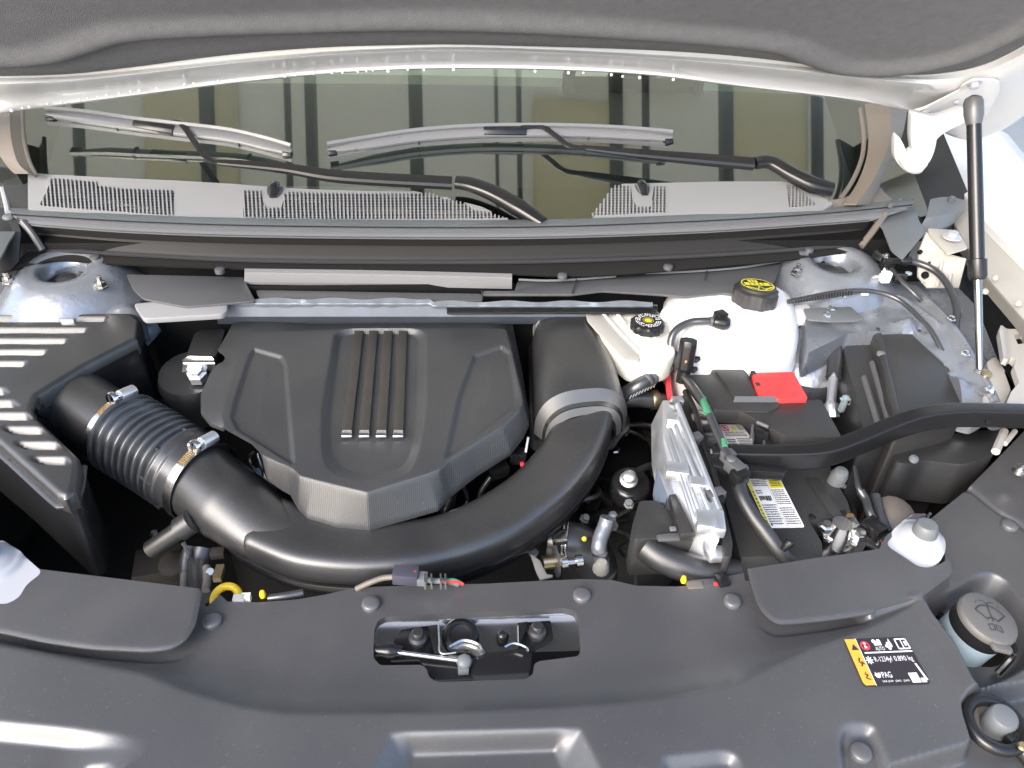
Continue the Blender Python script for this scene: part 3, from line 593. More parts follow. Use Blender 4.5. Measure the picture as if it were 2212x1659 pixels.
# strut towers
def tower(name, label, px, py, z, s=1.0, right=False):
    t = thg(name, label, 'strut tower', px, py, z, 'strut towers')
    c = P(px, py, z)
    prof = [(.158*s, -.085), (.150*s, -.060), (.120*s, -.040), (.092*s, -.010), (.075*s, .006), (.060*s, .012), (.046*s, .012), (.036*s, .006), (.034*s, -.02), (.030*s, -.03)]
    V, F = lathe(c, (0, -.10, 1), prof, 56)
    for i, p in enumerate(V):
        a = math.atan2(p.y-c.y, p.x-c.x); rr = math.hypot(p.x-c.x, p.y-c.y)
        if rr > .07: V[i] = p + Vector((0, 0, .012*math.sin(a*3+1)*(rr-.07)/.1))
    mk('tower', (V, F), 'silver', t, sharp=60)
    mk('top_mount', lathe(c + Vector((0, 0, -.022)), (0, -.1, 1), [(.036*s, 0), (.036*s, .004), (.018, .006), (.016, .014), (.008, .016)], 20), 'rubber', t)
    b0 = None
    for a in (200, 330, 85):
        q = c + Vector((.083*s*math.cos(R(a)), .083*s*math.sin(R(a)), -.003))
        if b0 is None: b0 = mk('stud_nut', lathe(q, (0, 0, 1), [(.011, 0), (.011, .002), (.0085, .003), (.0085, .010), (.0045, .011), (.0045, .02), (0, .021)], 6), 'steel', t, sharp=20)
        else: part_copy(b0, t, q + Vector((0, 0, .009)))
    return t
tower('strut_tower', 'silver strut tower at the left, behind the ribbed air box', 140, 590, .085)
tower('strut_tower', 'silver strut tower at the right, behind the milky coolant tank', 1800, 572, .085, 1.05)
# inner fender structures
def bumpy(name, outline, z0, hf, res, m, parent, skirt=.05): return sheet(name, outline, [], hf, res, m, parent, skirt=skirt, bl=2, sharp=60)
lin = thg('inner_fender', 'silver inner fender panel around the left strut tower', 'body panel', 150, 640, .04)
_lb = [(rr_x, rr_y) for rr_x, rr_y in ((-.62, 1.16), (-.56, 1.22), (-.70, 1.20), (-.66, 1.12), (-.52, 1.14))]
def hil(X, Y):
    z = .040 + 0*X + .006*np.sin(X*38)*np.sin(Y*31)
    for bx, by in _lb: z += .014*np.exp(-((X-bx)**2+(Y-by)**2)/.0009)
    return z
bumpy('inner_panel', [Vector(p) for p in PL([(-160, 590), (40, 572), (250, 585), (300, 630), (312, 690), (200, 700), (-160, 700)], .04)], 0, hil, .004, 'silver', lin)
mk('bolt', [lathe(P(x, y, .052), (0, 0, 1), [(.010, 0), (.010, .004), (.006, .005), (.006, .011)], 8) for x, y in ((165, 657), (190, 662), (100, 655), (218, 655))], 'steel', lin)
inn = thg('inner_fender', 'bumpy silver inner fender with weld seams under the gas strut', 'body panel', 1960, 720, .05)
oz = .055
rr_ = random.Random(11); bumps = [(rr_.uniform(.42, .82), rr_.uniform(.85, 1.3), rr_.uniform(-.008, .010), rr_.uniform(.006, .022)) for _ in range(90)]
ridge = [P(1985, 610, .05), P(2050, 690, .05), P(2100, 780, .05), P(2150, 880, .05)]; ridge2 = [P(1850, 640, .05), P(1960, 655, .05), P(2020, 700, .05)]
def hin(X, Y):
    z = .048 + 0*X
    for bx, by, bh, br in bumps: z += 1.7*bh*np.exp(-((X-bx)**2+(Y-by)**2)/(br*br))
    z += .012*np.exp(-(sdl(ridge, X, Y)/.012)**2) + .010*np.exp(-(sdl(ridge2, X, Y)/.010)**2) - .02*ss(.0, .05, X-P(2100, 760, .05).x)
    return z
bumpy('inner_panel', [Vector(p) for p in PL([(1690, 600), (1745, 560), (1990, 540), (2080, 600), (2120, 640), (2170, 760), (2190, 870), (2120, 880), (2080, 870), (2040, 780), (1970, 715), (1830, 720), (1745, 760), (1740, 690), (1700, 660)], .05)], oz, hin, .0035, 'silver', inn)
mk('spring_seat', [lathe(P(1755, 760, .0), (-.2, -.5, 1), [(.075, -.12), (.078, -.03), (.070, 0), (.05, .012), (.02, .016), (0, .016)], 32), lathe(P(1790, 800, -.05), (0, -.6, .8), [(.05, -.1), (.05, 0), (.03, .02), (0, .022)], 24)], 'silver', inn)
flatplate('flat_bracket', [(1735, 666), (1838, 662), (1868, 688), (1850, 693), (1790, 694), (1745, 690)], .068, .003, 'gray', inn, r=.004)
nut = None
for q, z in (((1796, 668), .069), ((1786, 682), .069), ((1880, 602), .075), ((1823, 640), .07), ((2012, 552), .11), ((2085, 765), .06), ((2055, 690), .065), ((1890, 615), .07)):
    c = P(q[0], q[1], z)
    if nut is None: nut = mk('bolt', lathe(c, (0, 0, 1), [(.0075, 0), (.0075, .001), (.005, .0015), (.005, .006), (.003, .007)], 6), 'chrome', inn, sharp=20)
    else: part_copy(nut, inn, c + Vector((0, 0, .003)))
mk('wire_clip', [box(P(1913, 598, .09), .016, .012, .02), box(P(1868, 632, .075), .012, .010, .008)], 'wprint', inn, bevel=.001)
# hinge mount (slotted box) and fender rail
hm = thg('hinge_mount', 'slotted off-white hinge mount box behind the gas strut', 'hinge mount', 2040, 560, .12)
p0 = [P(x, y, z) for x, y, z in ((2050, 492, .150), (2130, 520, .150), (2128, 585, .105), (2092, 622, .06), (2035, 605, .06), (1990, 570, .07), (1998, 520, .105))]
H_ = Z('h', (770, 15), (985, 30), (1065, 160), (1058, 245), (995, 455), (760, 450), (705, 370), (700, 180))
tp = rpoly([P(*H_[0], .145), P(*H_[1], .145), P(*H_[2], .145), P(*Z('h', (915, 205))[0], .135), P(*Z('h', (780, 60))[0], .14)], .004, 3)
mk('top_plate', slab(tp, .004), 'beige', hm, bevel=.001)
fa = [P(*Z('h', (760, 40))[0], .138), P(*Z('h', (900, 200))[0], .130), P(*Z('h', (1055, 240))[0], .125), P(*Z('h', (1000, 455))[0], .060), P(*Z('h', (770, 455))[0], .060), P(*Z('h', (700, 370))[0], .075), P(*Z('h', (705, 180))[0], .115)]
mk('front_plate', slab(fa, 0, vec=(0, .004, -.004)), 'beige', hm, bevel=.001)
for a, b in (((800, 120), (735, 420)), ((880, 230), (840, 440)), ((960, 240), (920, 450))): mk('rib', tube([P(*Z('h', a)[0], .118), P(*Z('h', b)[0], .066)], .004, 8, smooth=False, rh=.003), 'beige', hm)
mk('slot', [lathe(P(*Z('h', (752, 360))[0], .082), (0, -.7, .7), [(.0065, -.004), (.0065, .0008), (0, .0009)], 14), lathe(P(*Z('h', (787, 275))[0], .102), (0, -.7, .7), [(.0035, -.004), (.0035, .0008), (0, .0009)], 10), lathe(P(*Z('h', (715, 190))[0], .118), (0, -.7, .7), [(.004, -.004), (.004, .0008), (0, .0009)], 10)], 'deep', hm)
mk('bolt', [lathe(P(*Z('h', (945, 85))[0], .146), (0, 0, 1), [(.017, 0), (.016, .002), (.009, .003), (.009, .010), (.005, .011)], 14)], 'whitep', hm)
fen = thg('fender', 'glossy white right fender beyond the gas strut', 'fender', 2200, 400, .12)
e_ = [P(x, y, .130) for x, y in ((1985, 262), (2018, 323), (2050, 375), (2087, 428), (2125, 478), (2212, 566), (2330, 680), (2480, 820), (2700, 1060), (2900, 1330))]
def off(L, dx, dz, dy=0): return [p + Vector((dx, dy, dz)) for p in L]
mk('outer_panel', loft([off(e_, .0, -.012), off(e_, .002, 0), off(e_, .03, .008), off(e_, .16, .006), off(e_, .26, -.03), off(e_, .33, -.12), off(e_, .36, -.5)], 60), 'white', fen, sharp=60)
e2 = [P(x, y, .118) for x, y in ((2070, 475), (2128, 545), (2201, 640), (2300, 740), (2420, 860), (2640, 1100), (2840, 1370))]
e1 = [P(x, y, .122) for x, y in ((2085, 432), (2125, 482), (2212, 570), (2330, 684), (2480, 820), (2700, 1060), (2900, 1330))]
e3 = [P(x, y, .10) for x, y in ((2060, 480), (2116, 575), (2201, 676), (2290, 780), (2400, 900), (2600, 1150), (2780, 1400))]
mk('inner_rail', loft([e1, off(e1, -.004, -.004), [a.lerp(b, .5) + Vector((0, 0, .002)) for a, b in zip(e1, e3)], e3, off(e3, 0, -.02)], 40, .003), 'beige', fen, sharp=40)
mk('rail_dimple', [lathe(P(x, y, .114), (-.3, -.5, 1), [(.006, 0), (.004, .004), (0, .005)], 8) for x, y in ((2128, 630), (2200, 655), (2150, 600))], 'beige', fen)
# dark wheel liner between rail and inner fender
wl = thg('wheel_house_liner', 'black gap liner between the white fender and the silver inner fender', 'liner', 2150, 700, .0)
mk('liner', loft([PL([(1960, 300), (2015, 420), (2060, 520), (2130, 620), (2220, 740), (2320, 900)], .02), PL([(1930, 420), (1990, 480), (2040, 600), (2110, 700), (2170, 800), (2260, 930)], .0)], 30), 'gloss', wl)
mk('liner_flap', slab(PL([(2010, 340), (2080, 430), (2060, 470), (1985, 440), (1975, 370)], .09), .004), 'plastic', wl)
mk('door_edge', [tube(PL([(1972, 330), (1955, 380), (1945, 425), (1942, 450)], .13), .004, 6)], 'whitep', wl)
lf = thg('left_fender_edge', 'pale end of the left fender beside the cowl', 'fender', 0, 420, .14)
mk('edge_strip', [tube(PL([(-6, 362), (4, 400), (14, 440), (18, 460)], .15), .005, 8)], 'whitep', lf)
mk('gap_panel', loft([PL([(-80, 340), (-10, 345), (12, 352)], .16), PL([(-80, 460), (-10, 460), (16, 458)], .13)], 8, .004), 'kprint', lf)
mk('corner_plate', [slab(rpoly(PL([(-60, 462), (28, 455), (34, 468), (34, 500), (20, 520), (0, 560), (-60, 560)], .14), .01), .004), lathe(P(22, 474, .142), (0, 0, 1), [(.011, 0), (.011, .006), (.007, .009)], 10)], 'gray', lf, bevel=.001)
# right headlamp side metal (radiator support end)
rs = thg('radiator_support_end', 'off-white steel bracket with keyhole at the right edge', 'bracket', 2170, 790, .06)
kp = Z('h', (1290, 760), (1475, 755), (1560, 760), (1560, 1350), (1330, 1350), (1380, 1220), (1440, 1150), (1390, 1000), (1310, 1000), (1290, 870), (1280, 800))
kw = [P(x, y, .075) for x, y in kp]
sheet('plate', kw, [[P(x, y, .075) for x, y in Z('h', (1385, 965), (1415, 990), (1400, 1030), (1390, 1050), (1370, 1030), (1355, 990))], [P(x, y, .075) for x, y in Z('h', (1400, 800), (1475, 780), (1500, 860), (1430, 870))]],
      lambda X, Y: .075 + .008*np.exp(-(sdl([kw[0], kw[8]], X, Y)/.01)**2), .003, 'beige', rs, skirt=.012)
mk('lower_flange', slab(rpoly(PL(Z('h', (1170, 1270), (1200, 1180), (1230, 1100), (1200, 1000), (1260, 960), (1310, 1010), (1380, 1200), (1330, 1310), (1310, 1350), (1220, 1350)), .055), .006, 3), .008), 'beige', rs, bevel=.002)
mk('bolt', [lathe(P(*Z('h', (1225, 1215))[0], .062), (-1, -.2, .2), [(.009, 0), (.009, .004), (.006, .005), (.006, .016)], 12)], 'steel', rs)
mk('grommet', [lathe(P(*Z('h', (1195, 1090))[0], .06), (0, -.3, 1), [(.008, 0), (.008, .003), (.004, .005)], 12)], 'brass', rs)

# ================================================================== ENGINE UNDER THE COVER
eng = thg('engine_block', 'dark oily engine block under the covers', 'engine', 800, 950, -.15)
mk('block', slab(rpoly(PL([(470, 720), (1100, 700), (1250, 800), (1280, 1060), (1000, 1200), (500, 1200), (420, 900)], -.12), .04), .25), 'deep', eng, bevel=.01)
mk('cylinder_head', slab(rpoly(PL([(600, 1040), (960, 1040), (940, 1120), (800, 1150), (640, 1120)], -.09), .02), .08), 'deep', eng, bevel=.006)
rg = random.Random(21)
for k in range(26):
    x = rg.choice([rg.uniform(300, 470), rg.uniform(560, 1120), rg.uniform(1080, 1400), rg.uniform(1330, 1460)]); y = rg.uniform(880, 1230) if x > 1080 or x < 480 else rg.uniform(1040, 1180); z = rg.uniform(-.17, -.09)
    p = P(x, y, z); a = rg.uniform(0, 3.1); d1 = Vector((math.cos(a), math.sin(a), rg.uniform(-.3, .3)))*rg.uniform(.03, .08); d3 = Vector((rg.uniform(-.03, .03), rg.uniform(-.03, .03), rg.uniform(-.02, .03)))
    mk(rg.choice(['pipe', 'wire']), tube([p - d1, p + d3, p + d1, p + d1*1.5 + Vector((0, 0, -.05))], rg.choice([.003, .004, .006, .010]), 8, 5), rg.choice(['rubber', 'plastic', 'greyp', 'gloss', 'dark_brown']), eng)
for k in range(22):
    x = rg.choice([rg.uniform(310, 460), rg.uniform(1090, 1400)]); p = P(x, rg.uniform(900, 1230), rg.uniform(-.13, -.08))
    mk('bolt', lathe(p, (rg.uniform(-.3, .3), -.4, 1), [(.008, 0), (.008, .003), (.0055, .004), (.0055, .010), (0, .0105)], 6), rg.choice(['steel', 'gray', 'rodm', 'brass']), eng, sharp=20)
gb2 = thg('transmission_case', 'dark transmission housing low in the bay right of the intake duct', 'gearbox', 1300, 1100, -.25)
mk('case', [lathe(P(1330, 1090, -.22), (0, -.4, 1), [(.15, -.15), (.15, -.02), (.13, .02), (.07, .05), (0, .06)], 28)], 'deep', gb2)
mk('case_rib', [box(P(1330 + 45*math.cos(a), 1080 + 35*math.sin(a), -.165), .012, .09, .03, RZ(math.degrees(a))) for a in np.linspace(0, 5.4, 7)], 'deep', gb2, bevel=.002)
small = random.Random(5)
def clutter(name, label, cat, geo_mats, px, py, z, group=None):
    t = thg(name, label, cat, px, py, z, group)
    for nm, g_, m_ in geo_mats: mk(nm, g_, m_, t, bevel=.0012 if nm in ('connector', 'bracket', 'housing', 'block', 'body', 'tab') else 0)
    return t
def tp_(pts, r, **k): return tube([P(*p) for p in pts], r, **k)
clutter('vacuum_hose', 'thin bent silver pipe hanging under the right front of the engine cover', 'pipe', [('pipe', tp_([(975, 1060, -.03), (968, 1090, -.05), (958, 1118, -.07), (950, 1140, -.1)], .0085), 'steel')], 965, 1090, -.05)
clutter('engine_cover_peg', 'small steel hook under the left front edge of the engine cover', 'hook', [('hook', tp_([(552, 978, -.01), (540, 985, -.02), (540, 1000, -.03), (548, 1012, -.04)], .003), 'steel'), ('stem', tp_([(556, 978, -.02), (565, 1010, -.04), (575, 1035, -.06), (600, 1060, -.09)], .003), 'steel'), ('knob', lathe(P(560, 1030, -.06), (0, 0, 1), [(.007, 0), (.008, .01), (.004, .014)], 10), 'bluep')], 550, 1000, -.03)
clutter('ignition_wiring', 'bundle of thin wires and plugs between engine cover and intake duct', 'wiring', [('wire', tp_([(1060, 1030, -.05), (1040, 1060, -.07), (1030, 1090, -.09), (1000, 1110, -.1)], .004), 'rubber'), ('wire', tp_([(1105, 970, -.04), (1085, 1000, -.06), (1090, 1030, -.08)], .004), 'rubber'), ('wire', tp_([(1000, 1050, -.05), (1010, 1080, -.08), (990, 1110, -.09)], .003), 'rubber'),
    ('connector', box(P(1075, 1015, -.05), .03, .02, .02, RZ(20)), 'gloss'), ('connector', box(P(1120, 985, -.04), .024, .02, .02, RZ(-10)), 'gloss'), ('tab', box(P(1128, 1003, -.035), .006, .008, .004), 'red'), ('wire', tp_([(1141, 945, -.02), (1136, 975, -.03), (1133, 990, -.04)], .0018), 'wprint')], 1070, 1020, -.05)
clutter('front_engine_wiring', 'thin wires crossing below the tip of the engine cover', 'wiring', [('wire', tp_([(700, 1130, -.06), (740, 1150, -.07), (790, 1152, -.06), (850, 1140, -.06), (900, 1120, -.06)], .0028), 'rubber'), ('wire', tp_([(745, 1140, -.05), (770, 1152, -.05), (800, 1148, -.05)], .002), 'taupe'), ('tab', box(P(775, 1150, -.055), .012, .006, .005), 'redprint')], 790, 1145, -.06)
# engine mount at the left of the cover
em = thg('engine_mount', 'black engine mount with bent silver bracket left of the engine cover', 'engine mount', 430, 790, .02)
mk('body', slab(rpoly(PL(Z('t', (400, 250), (830, 240), (720, 600), (640, 720), (150, 730), (190, 620), (300, 320)), .02), .008), .03), 'plastic', em, bevel=.003)
mk('bracket', loft([PL(Z('t', (210, 700), (590, 710)), .028), PL(Z('t', (110, 760), (630, 760)), .024), PL(Z('t', (110, 810), (640, 805)), .022), PL(Z('t', (108, 870), (650, 860)), .010), PL(Z('t', (100, 940), (670, 920)), -.002)], 12, .003), 'steel', em, sharp=25)
mk('rubber_body', lathe(P(*Z('t', (270, 1040))[0], -.03), (0, -.2, 1), [(.045, -.08), (.052, -.03), (.055, -.005), (.05, .01), (0, .012)], 24), 'rubber', em)
mk('nut', lathe(P(*Z('t', (365, 1030))[0], -.012), (0, -.3, 1), [(.016, -.005), (.016, .008), (.010, .010), (.010, .016)], 6), 'alu', em, sharp=20)
mk('foot', box(P(*Z('t', (190, 1470))[0], -.08), .04, .04, .03, RZ(20)), 'alu', em, bevel=.004)

# ================================================================== ENGINE COVER
ZT = .035
yf, yb = P(798, 1140, -.012).y, P(800, 683, .012).y
xa_, xb_ = P(486, 925, .03).x, P(640, 1030, .0).x
def zba(X, Y):
    w_ = ss(xa_, xb_, X); return (ZT-.006)*(1-w_) + w_*(-.012 + .024*np.clip((Y-yf)/(yb-yf), 0, 1))
zb = lambda x, y: float(zba(np.float64(x), np.float64(y)))
ec = thg('engine_cover', 'large black moulded engine cover with four trim strips', 'engine cover', 800, 850, .0)
rim = PF(Z('e', (180, 290), (205, 240), (260, 212), (700, 200), (1300, 190)) + [(1090, 680), (1106, 688), (1110, 715), (1128, 800), (1142, 885), (1143, 915), (1130, 942), (1103, 976), (1030, 1023)] + Z('e', (1650, 1360), (1570, 1450), (1115, 1580), (900, 1560), (700, 1500), (640, 1440), (590, 1350), (440, 1250), (400, 1150), (350, 1080), (150, 925), (60, 890), (0, 820), (0, 700), (60, 560), (110, 500), (150, 480), (165, 450), (140, 415), (115, 400)), zb)
ZT = .035
plat = PL(Z('e', (330, 300), (480, 285), (900, 268), (1500, 262), (1990, 262)) + [(1094, 712), (1106, 760), (1128, 850), (1130, 870), (1122, 885), (1084, 921)] + Z('e', (1640, 1130), (1570, 1200), (1100, 1350), (650, 1240), (610, 1200), (370, 1090), (150, 920), (140, 850), (160, 760), (250, 420)), ZT)
fac = PL(Z('e', (345, 385), (545, 440), (572, 500), (600, 850), (625, 1150), (600, 1165), (230, 930), (190, 850), (205, 770), (310, 440)), ZT)
fac2 = PL(Z('e', (1800, 435), (1990, 370)) + [(1105, 760), (1122, 855), (1118, 875)] + Z('e', (1620, 1130), (1600, 1150), (1700, 700)), ZT)
uo = rpoly(PL(Z('e', (885, 262), (1490, 262), (1490, 800), (1440, 1100), (1380, 1230), (1100, 1290), (860, 1230), (800, 1130), (785, 860)), ZT), .03, 6)
ui = rpoly(PL(Z('e', (925, 262), (1440, 262), (1430, 800), (1385, 1060), (1330, 1150), (1100, 1200), (930, 1150), (860, 1060), (850, 860)), ZT), .03, 6)
def hec(X, Y):
    dT, dB = sdf(plat, X, Y), np.minimum(sdf(rim, X, Y), -1e-4)
    zbb = zba(X, Y)
    t = np.clip(dT, 0, 1)/(np.clip(dT, 0, 1) - dB)
    z = np.where(dT < 0, ZT, ZT + (zbb-ZT)*t)
    for f_ in (fac, fac2):
        d = sdf(f_, X, Y); z -= .0055*ss(.0, -.006, d) - .003*ss(.0, -.1, d)
    do, di = sdf(uo, X, Y), sdf(ui, X, Y)
    z -= .010*np.where(di < 0, 1, np.where(do > 0, 0, (-do)/(-do+np.maximum(di, 0)+1e-6)))
    z += .003*np.exp(-(dT/.006)**2)*0
    return z
cov = sheet('cover_shell', rim, [], hec, .0016, 'weave', ec, skirt=.006, bl=1, sharp=28)
st = [(1015, 1075, 930, 1000), (1113, 1170, 1045, 1115), (1210, 1268, 1158, 1228), (1308, 1365, 1270, 1340)]
M['strip'] = mat('brown black trim plastic', (.042, .039, .033), .42, grain=.15, gscale=900, var=.3, vscale=30)
for a, b, c, d in st:
    q = [P(*Z('e', v)[0], ZT-.0045) for v in ((a, 275), (b, 275), (d, 938), (c, 938))]
    s = mk('trim_strip', slab(q, .0058), 'strip', ec, bevel=.0012)
    q = [P(*Z('e', v)[0], ZT-.002) for v in ((c+2, 930), (d-2, 930), (d-1, 972), (c-2, 972))]
    mk('chrome_tip', slab(q, .004, grow=.08), 'chrome', s, bevel=.0015)
mk('cover_recess_line', [tube(PL(Z('e', (1055, 205), (1085, 180), (1125, 182)), .03), .002, 6), tube(PL(Z('e', (1405, 205), (1405, 178), (1450, 178), (1450, 205)), .03), .002, 6, smooth=False)], 'steel', ec)

# ================================================================== AIR BOX
ab = thg('air_filter_box', 'black air filter box with ten slanted louvres at the left edge', 'air box', 60, 850, .03)
ZA = .055
lid = PL([(-260, 677), (0, 677), (232, 674), (288, 674), (303, 690), (298, 722), (296, 730), (180, 790), (80, 852), (70, 880), (78, 900), (168, 985), (171, 1010), (160, 1060), (140, 1074), (120, 1066), (0, 958), (-120, 860), (-260, 760)], ZA)
lou = []
rows_u = [(310, 792), (392, 648), (472, 502), (554, 352), (640, 200), (730, 42)]
for y, xr in rows_u: lou.append([Z('d', q)[0] for q in ((-450, y-24), (xr, y-24), (xr-35, y+22), (-450, y+22))])
for y, x0, x1, x2 in ((838, -400, 20, 62), (932, -300, 84, 135), (1024, -200, 190, 240), (1128, 0, 295, 348), (1240, 95, 408, 462), (1352, 212, 480, 515)):
    lou.append([Z('d', q)[0] for q in ((x0, y-32), (x1, y-32), (x2, y+24), (x1, y+30), (x0+120, y+26), (x0+30, y))])
del lou[5]
LW = [[P(x, y, ZA) for x, y in l] for l in lou]
def hab(X, Y):
    z = ZA + 0*X; d = sdf(lid, X, Y); z -= .006*ss(-.006, 0, d)**2
    for l in LW:
        s_ = sdf(l, X, Y); e0, e1 = l[0], l[1]; dx_, dy_ = e1.x-e0.x, e1.y-e0.y; L_e = math.hypot(dx_, dy_)
        dist = (dx_*(Y-e0.y) - dy_*(X-e0.x))/L_e; hm = max(abs((dx_*(p.y-e0.y) - dy_*(p.x-e0.x))/L_e) for p in l)
        v = np.clip(1 + dist/hm, 0, 1)
        z = np.where(s_ < 0, z - .019*(1-v)*ss(0, -.003, s_), z)
    return z
sheet('lid', lid, [], hab, .0022, 'duct', ab, skirt=.022, bl=1, sharp=40)
lc_ = sum([Vector(p) for p in lid], Vector())/len(lid)
body = [Vector((lc_.x + (p.x-lc_.x)*.985, lc_.y + (p.y-lc_.y)*.975, .040)) for p in lid]
mk('lower_box', slab(body, .125, grow=.05), 'gloss', ab, bevel=.004)
mk('lid_flange', [tube(PL([(-120, 880), (0, 972), (120, 1080), (140, 1086), (165, 1070), (175, 1010)], .032), .008, 10, rh=.004)], 'duct', ab)
mk('box_rib', [tube([P(x, y, .034), P(x + 6, y + 10, -.075)], .0045, 8, smooth=False) for x, y in ((2, 974), (28, 996), (56, 1018), (84, 1040), (110, 1062), (138, 1086), (160, 1078), (170, 1040), (-25, 952))], 'gloss', ab)
mk('side_wall', loft([PL([(300, 700), (190, 790), (85, 858), (82, 890)], .048), PL([(306, 760), (250, 830), (120, 880), (110, 905)], .0), PL([(310, 840), (270, 900), (200, 960), (180, 1000)], -.08)], 20, .004), 'gloss', ab)
mk('clip', box(P(150, 700, .05), .02, .008, .02), 'alu', ab, bevel=.001)
# outlet neck, bellows, clamps
N0, N1, N2, N3 = P(165, 872, -.005), P(257, 928, -.010), P(432, 1036, -.030), P(460, 1060, -.034)
mk('outlet_neck', tube([P(110, 840, .0), N0, P(205, 897, -.009), N1 + (N1-N0).normalized()*.01], [.05, .052, .051, .050], 32, 6), 'duct', ab)
bel = thg('bellows_hose', 'black corrugated rubber hose between the two silver hose clamps', 'hose', 320, 980, -.02)
pts = catmull([N1, P(320, 965, -.016), P(380, 1002, -.022), N2], 40); nn_ = len(pts); rs_ = []
for i in range(nn_):
    f = i/(nn_-1)
    if f < .10: r = .0545
    elif f < .72: r = .0585 + .0045*math.cos((f-.10)/.62*2*math.pi*8) - .001
    elif f < .80: r = .0595
    else: r = .0570
    rs_.append(r)
mk('bellows', tube(pts, rs_, 48, smooth=False), 'rubber', bel, sharp=80)
ax_ = (N2-N1).normalized()
sdv = ax_.cross(Vector((0, 0, 1))).normalized()
for k, s in enumerate((-70, -20, 25, 70, 120, 165)):
    d_ = (Matrix.Rotation(R(s), 3, ax_) @ Vector((0, 0, 1))); q = N2 - ax_*.035 + d_*.0580
    m3 = Matrix((sdv, ax_, d_)).transposed() if False else Matrix.Rotation(R(s), 3, ax_)
    mk('collar_rib', tube([q - ax_*.010 - d_*.003, q + ax_*.018 - d_*.002], .003, 6, smooth=False, rh=.006, up=d_), 'rubber', bel)
def clamp(label, c, ax, r, ang):
    ax = Vector(ax).normalized(); t = thing('hose_clamp', label, 'hose clamp', c, 'hose clamps')
    V, F = [], []; u = ax.cross(Vector((0, 0, 1))).normalized(); v = u.cross(ax)
    mk('band', lathe(c - ax*.006, ax, [(r, 0), (r+.0014, 0), (r+.0014, .013), (r, .013), (r, 0)], 64), 'steel', t)
    a = R(ang); d_ = (u*math.cos(a) + v*math.sin(a)); tn = ax.cross(d_).normalized()
    if tn.x < 0: tn = -tn
    q = c + d_*(r+.007)
    mk('housing', tube([q - tn*.002, q + tn*.022], .0092, 10, smooth=False, rh=.0078), 'alu', t, bevel=.0008)
    mk('screw', [lathe(q - tn*.006, -tn, [(.0035, -.004), (.0035, .004), (.0100, .0045), (.0104, .009), (.009, .0112), (0, .0112)], 16)], 'chrome', t)
    mk('screw_slot', box(q - tn*.0173, .002, .002, .016, RZ(0)), 'kprint', t)
    mk('worm_threads', [box(c + (u*math.cos(a-s*.045) + v*math.sin(a-s*.045))*(r+.0022), .0016, .010, .0016, Matrix((tn, ax, d_)).transposed()) for s in range(3, 15)], 'brass', t, smooth=False)
    mk('strap_end', tube([c + (u*math.cos(a+s) + v*math.sin(a+s))*(r+.0045) for s in (.42, .3, .15, 0)], .0012, 6, rh=.0055, up=ax), 'steel', t)
clamp('silver hose clamp on the left end of the corrugated hose', N1 + ax_*.006, ax_, .0560, 100)
clamp('silver hose clamp on the right end of the corrugated hose', N2 + ax_*.002, ax_, .0585, 100)
# intake duct
du_ = thg('intake_duct', 'wide black S-shaped intake duct sweeping in front of the engine cover', 'intake duct', 800, 1200, -.04)
dp = [(436, 1040, -.031), (505, 1093, -.036), (580, 1143, -.040), (680, 1182, -.042), (820, 1194, -.042), (950, 1178, -.044), (1060, 1138, -.045), (1160, 1072, -.045), (1228, 995, -.035), (1258, 930, -.022), (1262, 885, -.008)]
dpw = [P(*p) for p in dp]
mk('duct_neck', tube(dpw[:4], [.054, .053, .046, .036], 40, 12, rh=[.053, .048, .032, .018]), 'duct', du_, sharp=80)
b0_ = P(528, 1128, -.040)
mk('duct_shell', tube([b0_, P(545, 1136, -.040)] + dpw[2:], [.030, .040, .046, .044, .041, .040, .042, .043, .043, .044, .042], 48, 10, rh=[.010, .020, .026, .025, .024, .025, .028, .032, .037, .040, .042], power=.56), 'duct', du_, sharp=80)
mk('seam_flange', tube([p - Vector((0, 0, .018)) for p in dpw[1:-1]], [.044, .046, .045, .042, .041, .043, .046, .047, .047], 16, 10, rh=.003), 'gloss', du_)
mk('lower_shell', tube([p - Vector((0, 0, .038)) for p in dpw[1:-1]], [.038, .039, .038, .036, .035, .037, .040, .041, .040], 20, 10, rh=.024), 'gloss', du_)  # darker plastic paints the shade on the duct's down-facing half
0 and mk('duct_pad', slab(rpoly(PL([(524, 1130), (548, 1108), (600, 1122), (690, 1155), (790, 1166), (775, 1200), (680, 1192), (570, 1168), (530, 1150)], -.014), .012), .006, grow=.05), 'duct', du_, bevel=.0025)
mk('tab', [slab(rpoly(PL(Z('q', (935, 500), (1030, 430), (1200, 560), (1040, 610)), -.05), .004), .004), slab(PL([(528, 1140), (545, 1133), (560, 1160), (540, 1165)], -.06), .02)], 'gloss', du_, bevel=.001)
# resonator
rez = thg('resonator', 'black arched resonator housing right of the engine cover', 'resonator', 1245, 800, .0)
def arch(cx0, cy0, cx1, cy1, z, zc, hgt, n_=22, pw=.75):
    a, b = P(cx0, cy0, zc), P(cx1, cy1, zc); m_ = (a+b)/2; h_ = (b-a)/2; out = []
    for k in range(n_+1):
        t = math.pi*k/n_; cx = math.copysign(abs(math.cos(t))**pw, math.cos(t)); out.append(m_ - h_*cx + Vector((0, 0, hgt*abs(math.sin(t))**pw)))
    return out
secs = [arch(1175, 712, 1262, 706, 0, .0, .020), arch(1160, 722, 1282, 718, 0, .0, .034), arch(1152, 733, 1292, 728, 0, -.0, .048), arch(1149, 748, 1300, 742, 0, -.0, .054), arch(1150, 790, 1316, 780, 0, -.005, .060), arch(1150, 850, 1332, 838, 0, -.01, .066), arch(1150, 905, 1346, 890, 0, -.015, .070), arch(1153, 936, 1352, 916, 0, -.025, .076)]
mk('housing', loft(secs, 50), 'duct', rez, sharp=50)
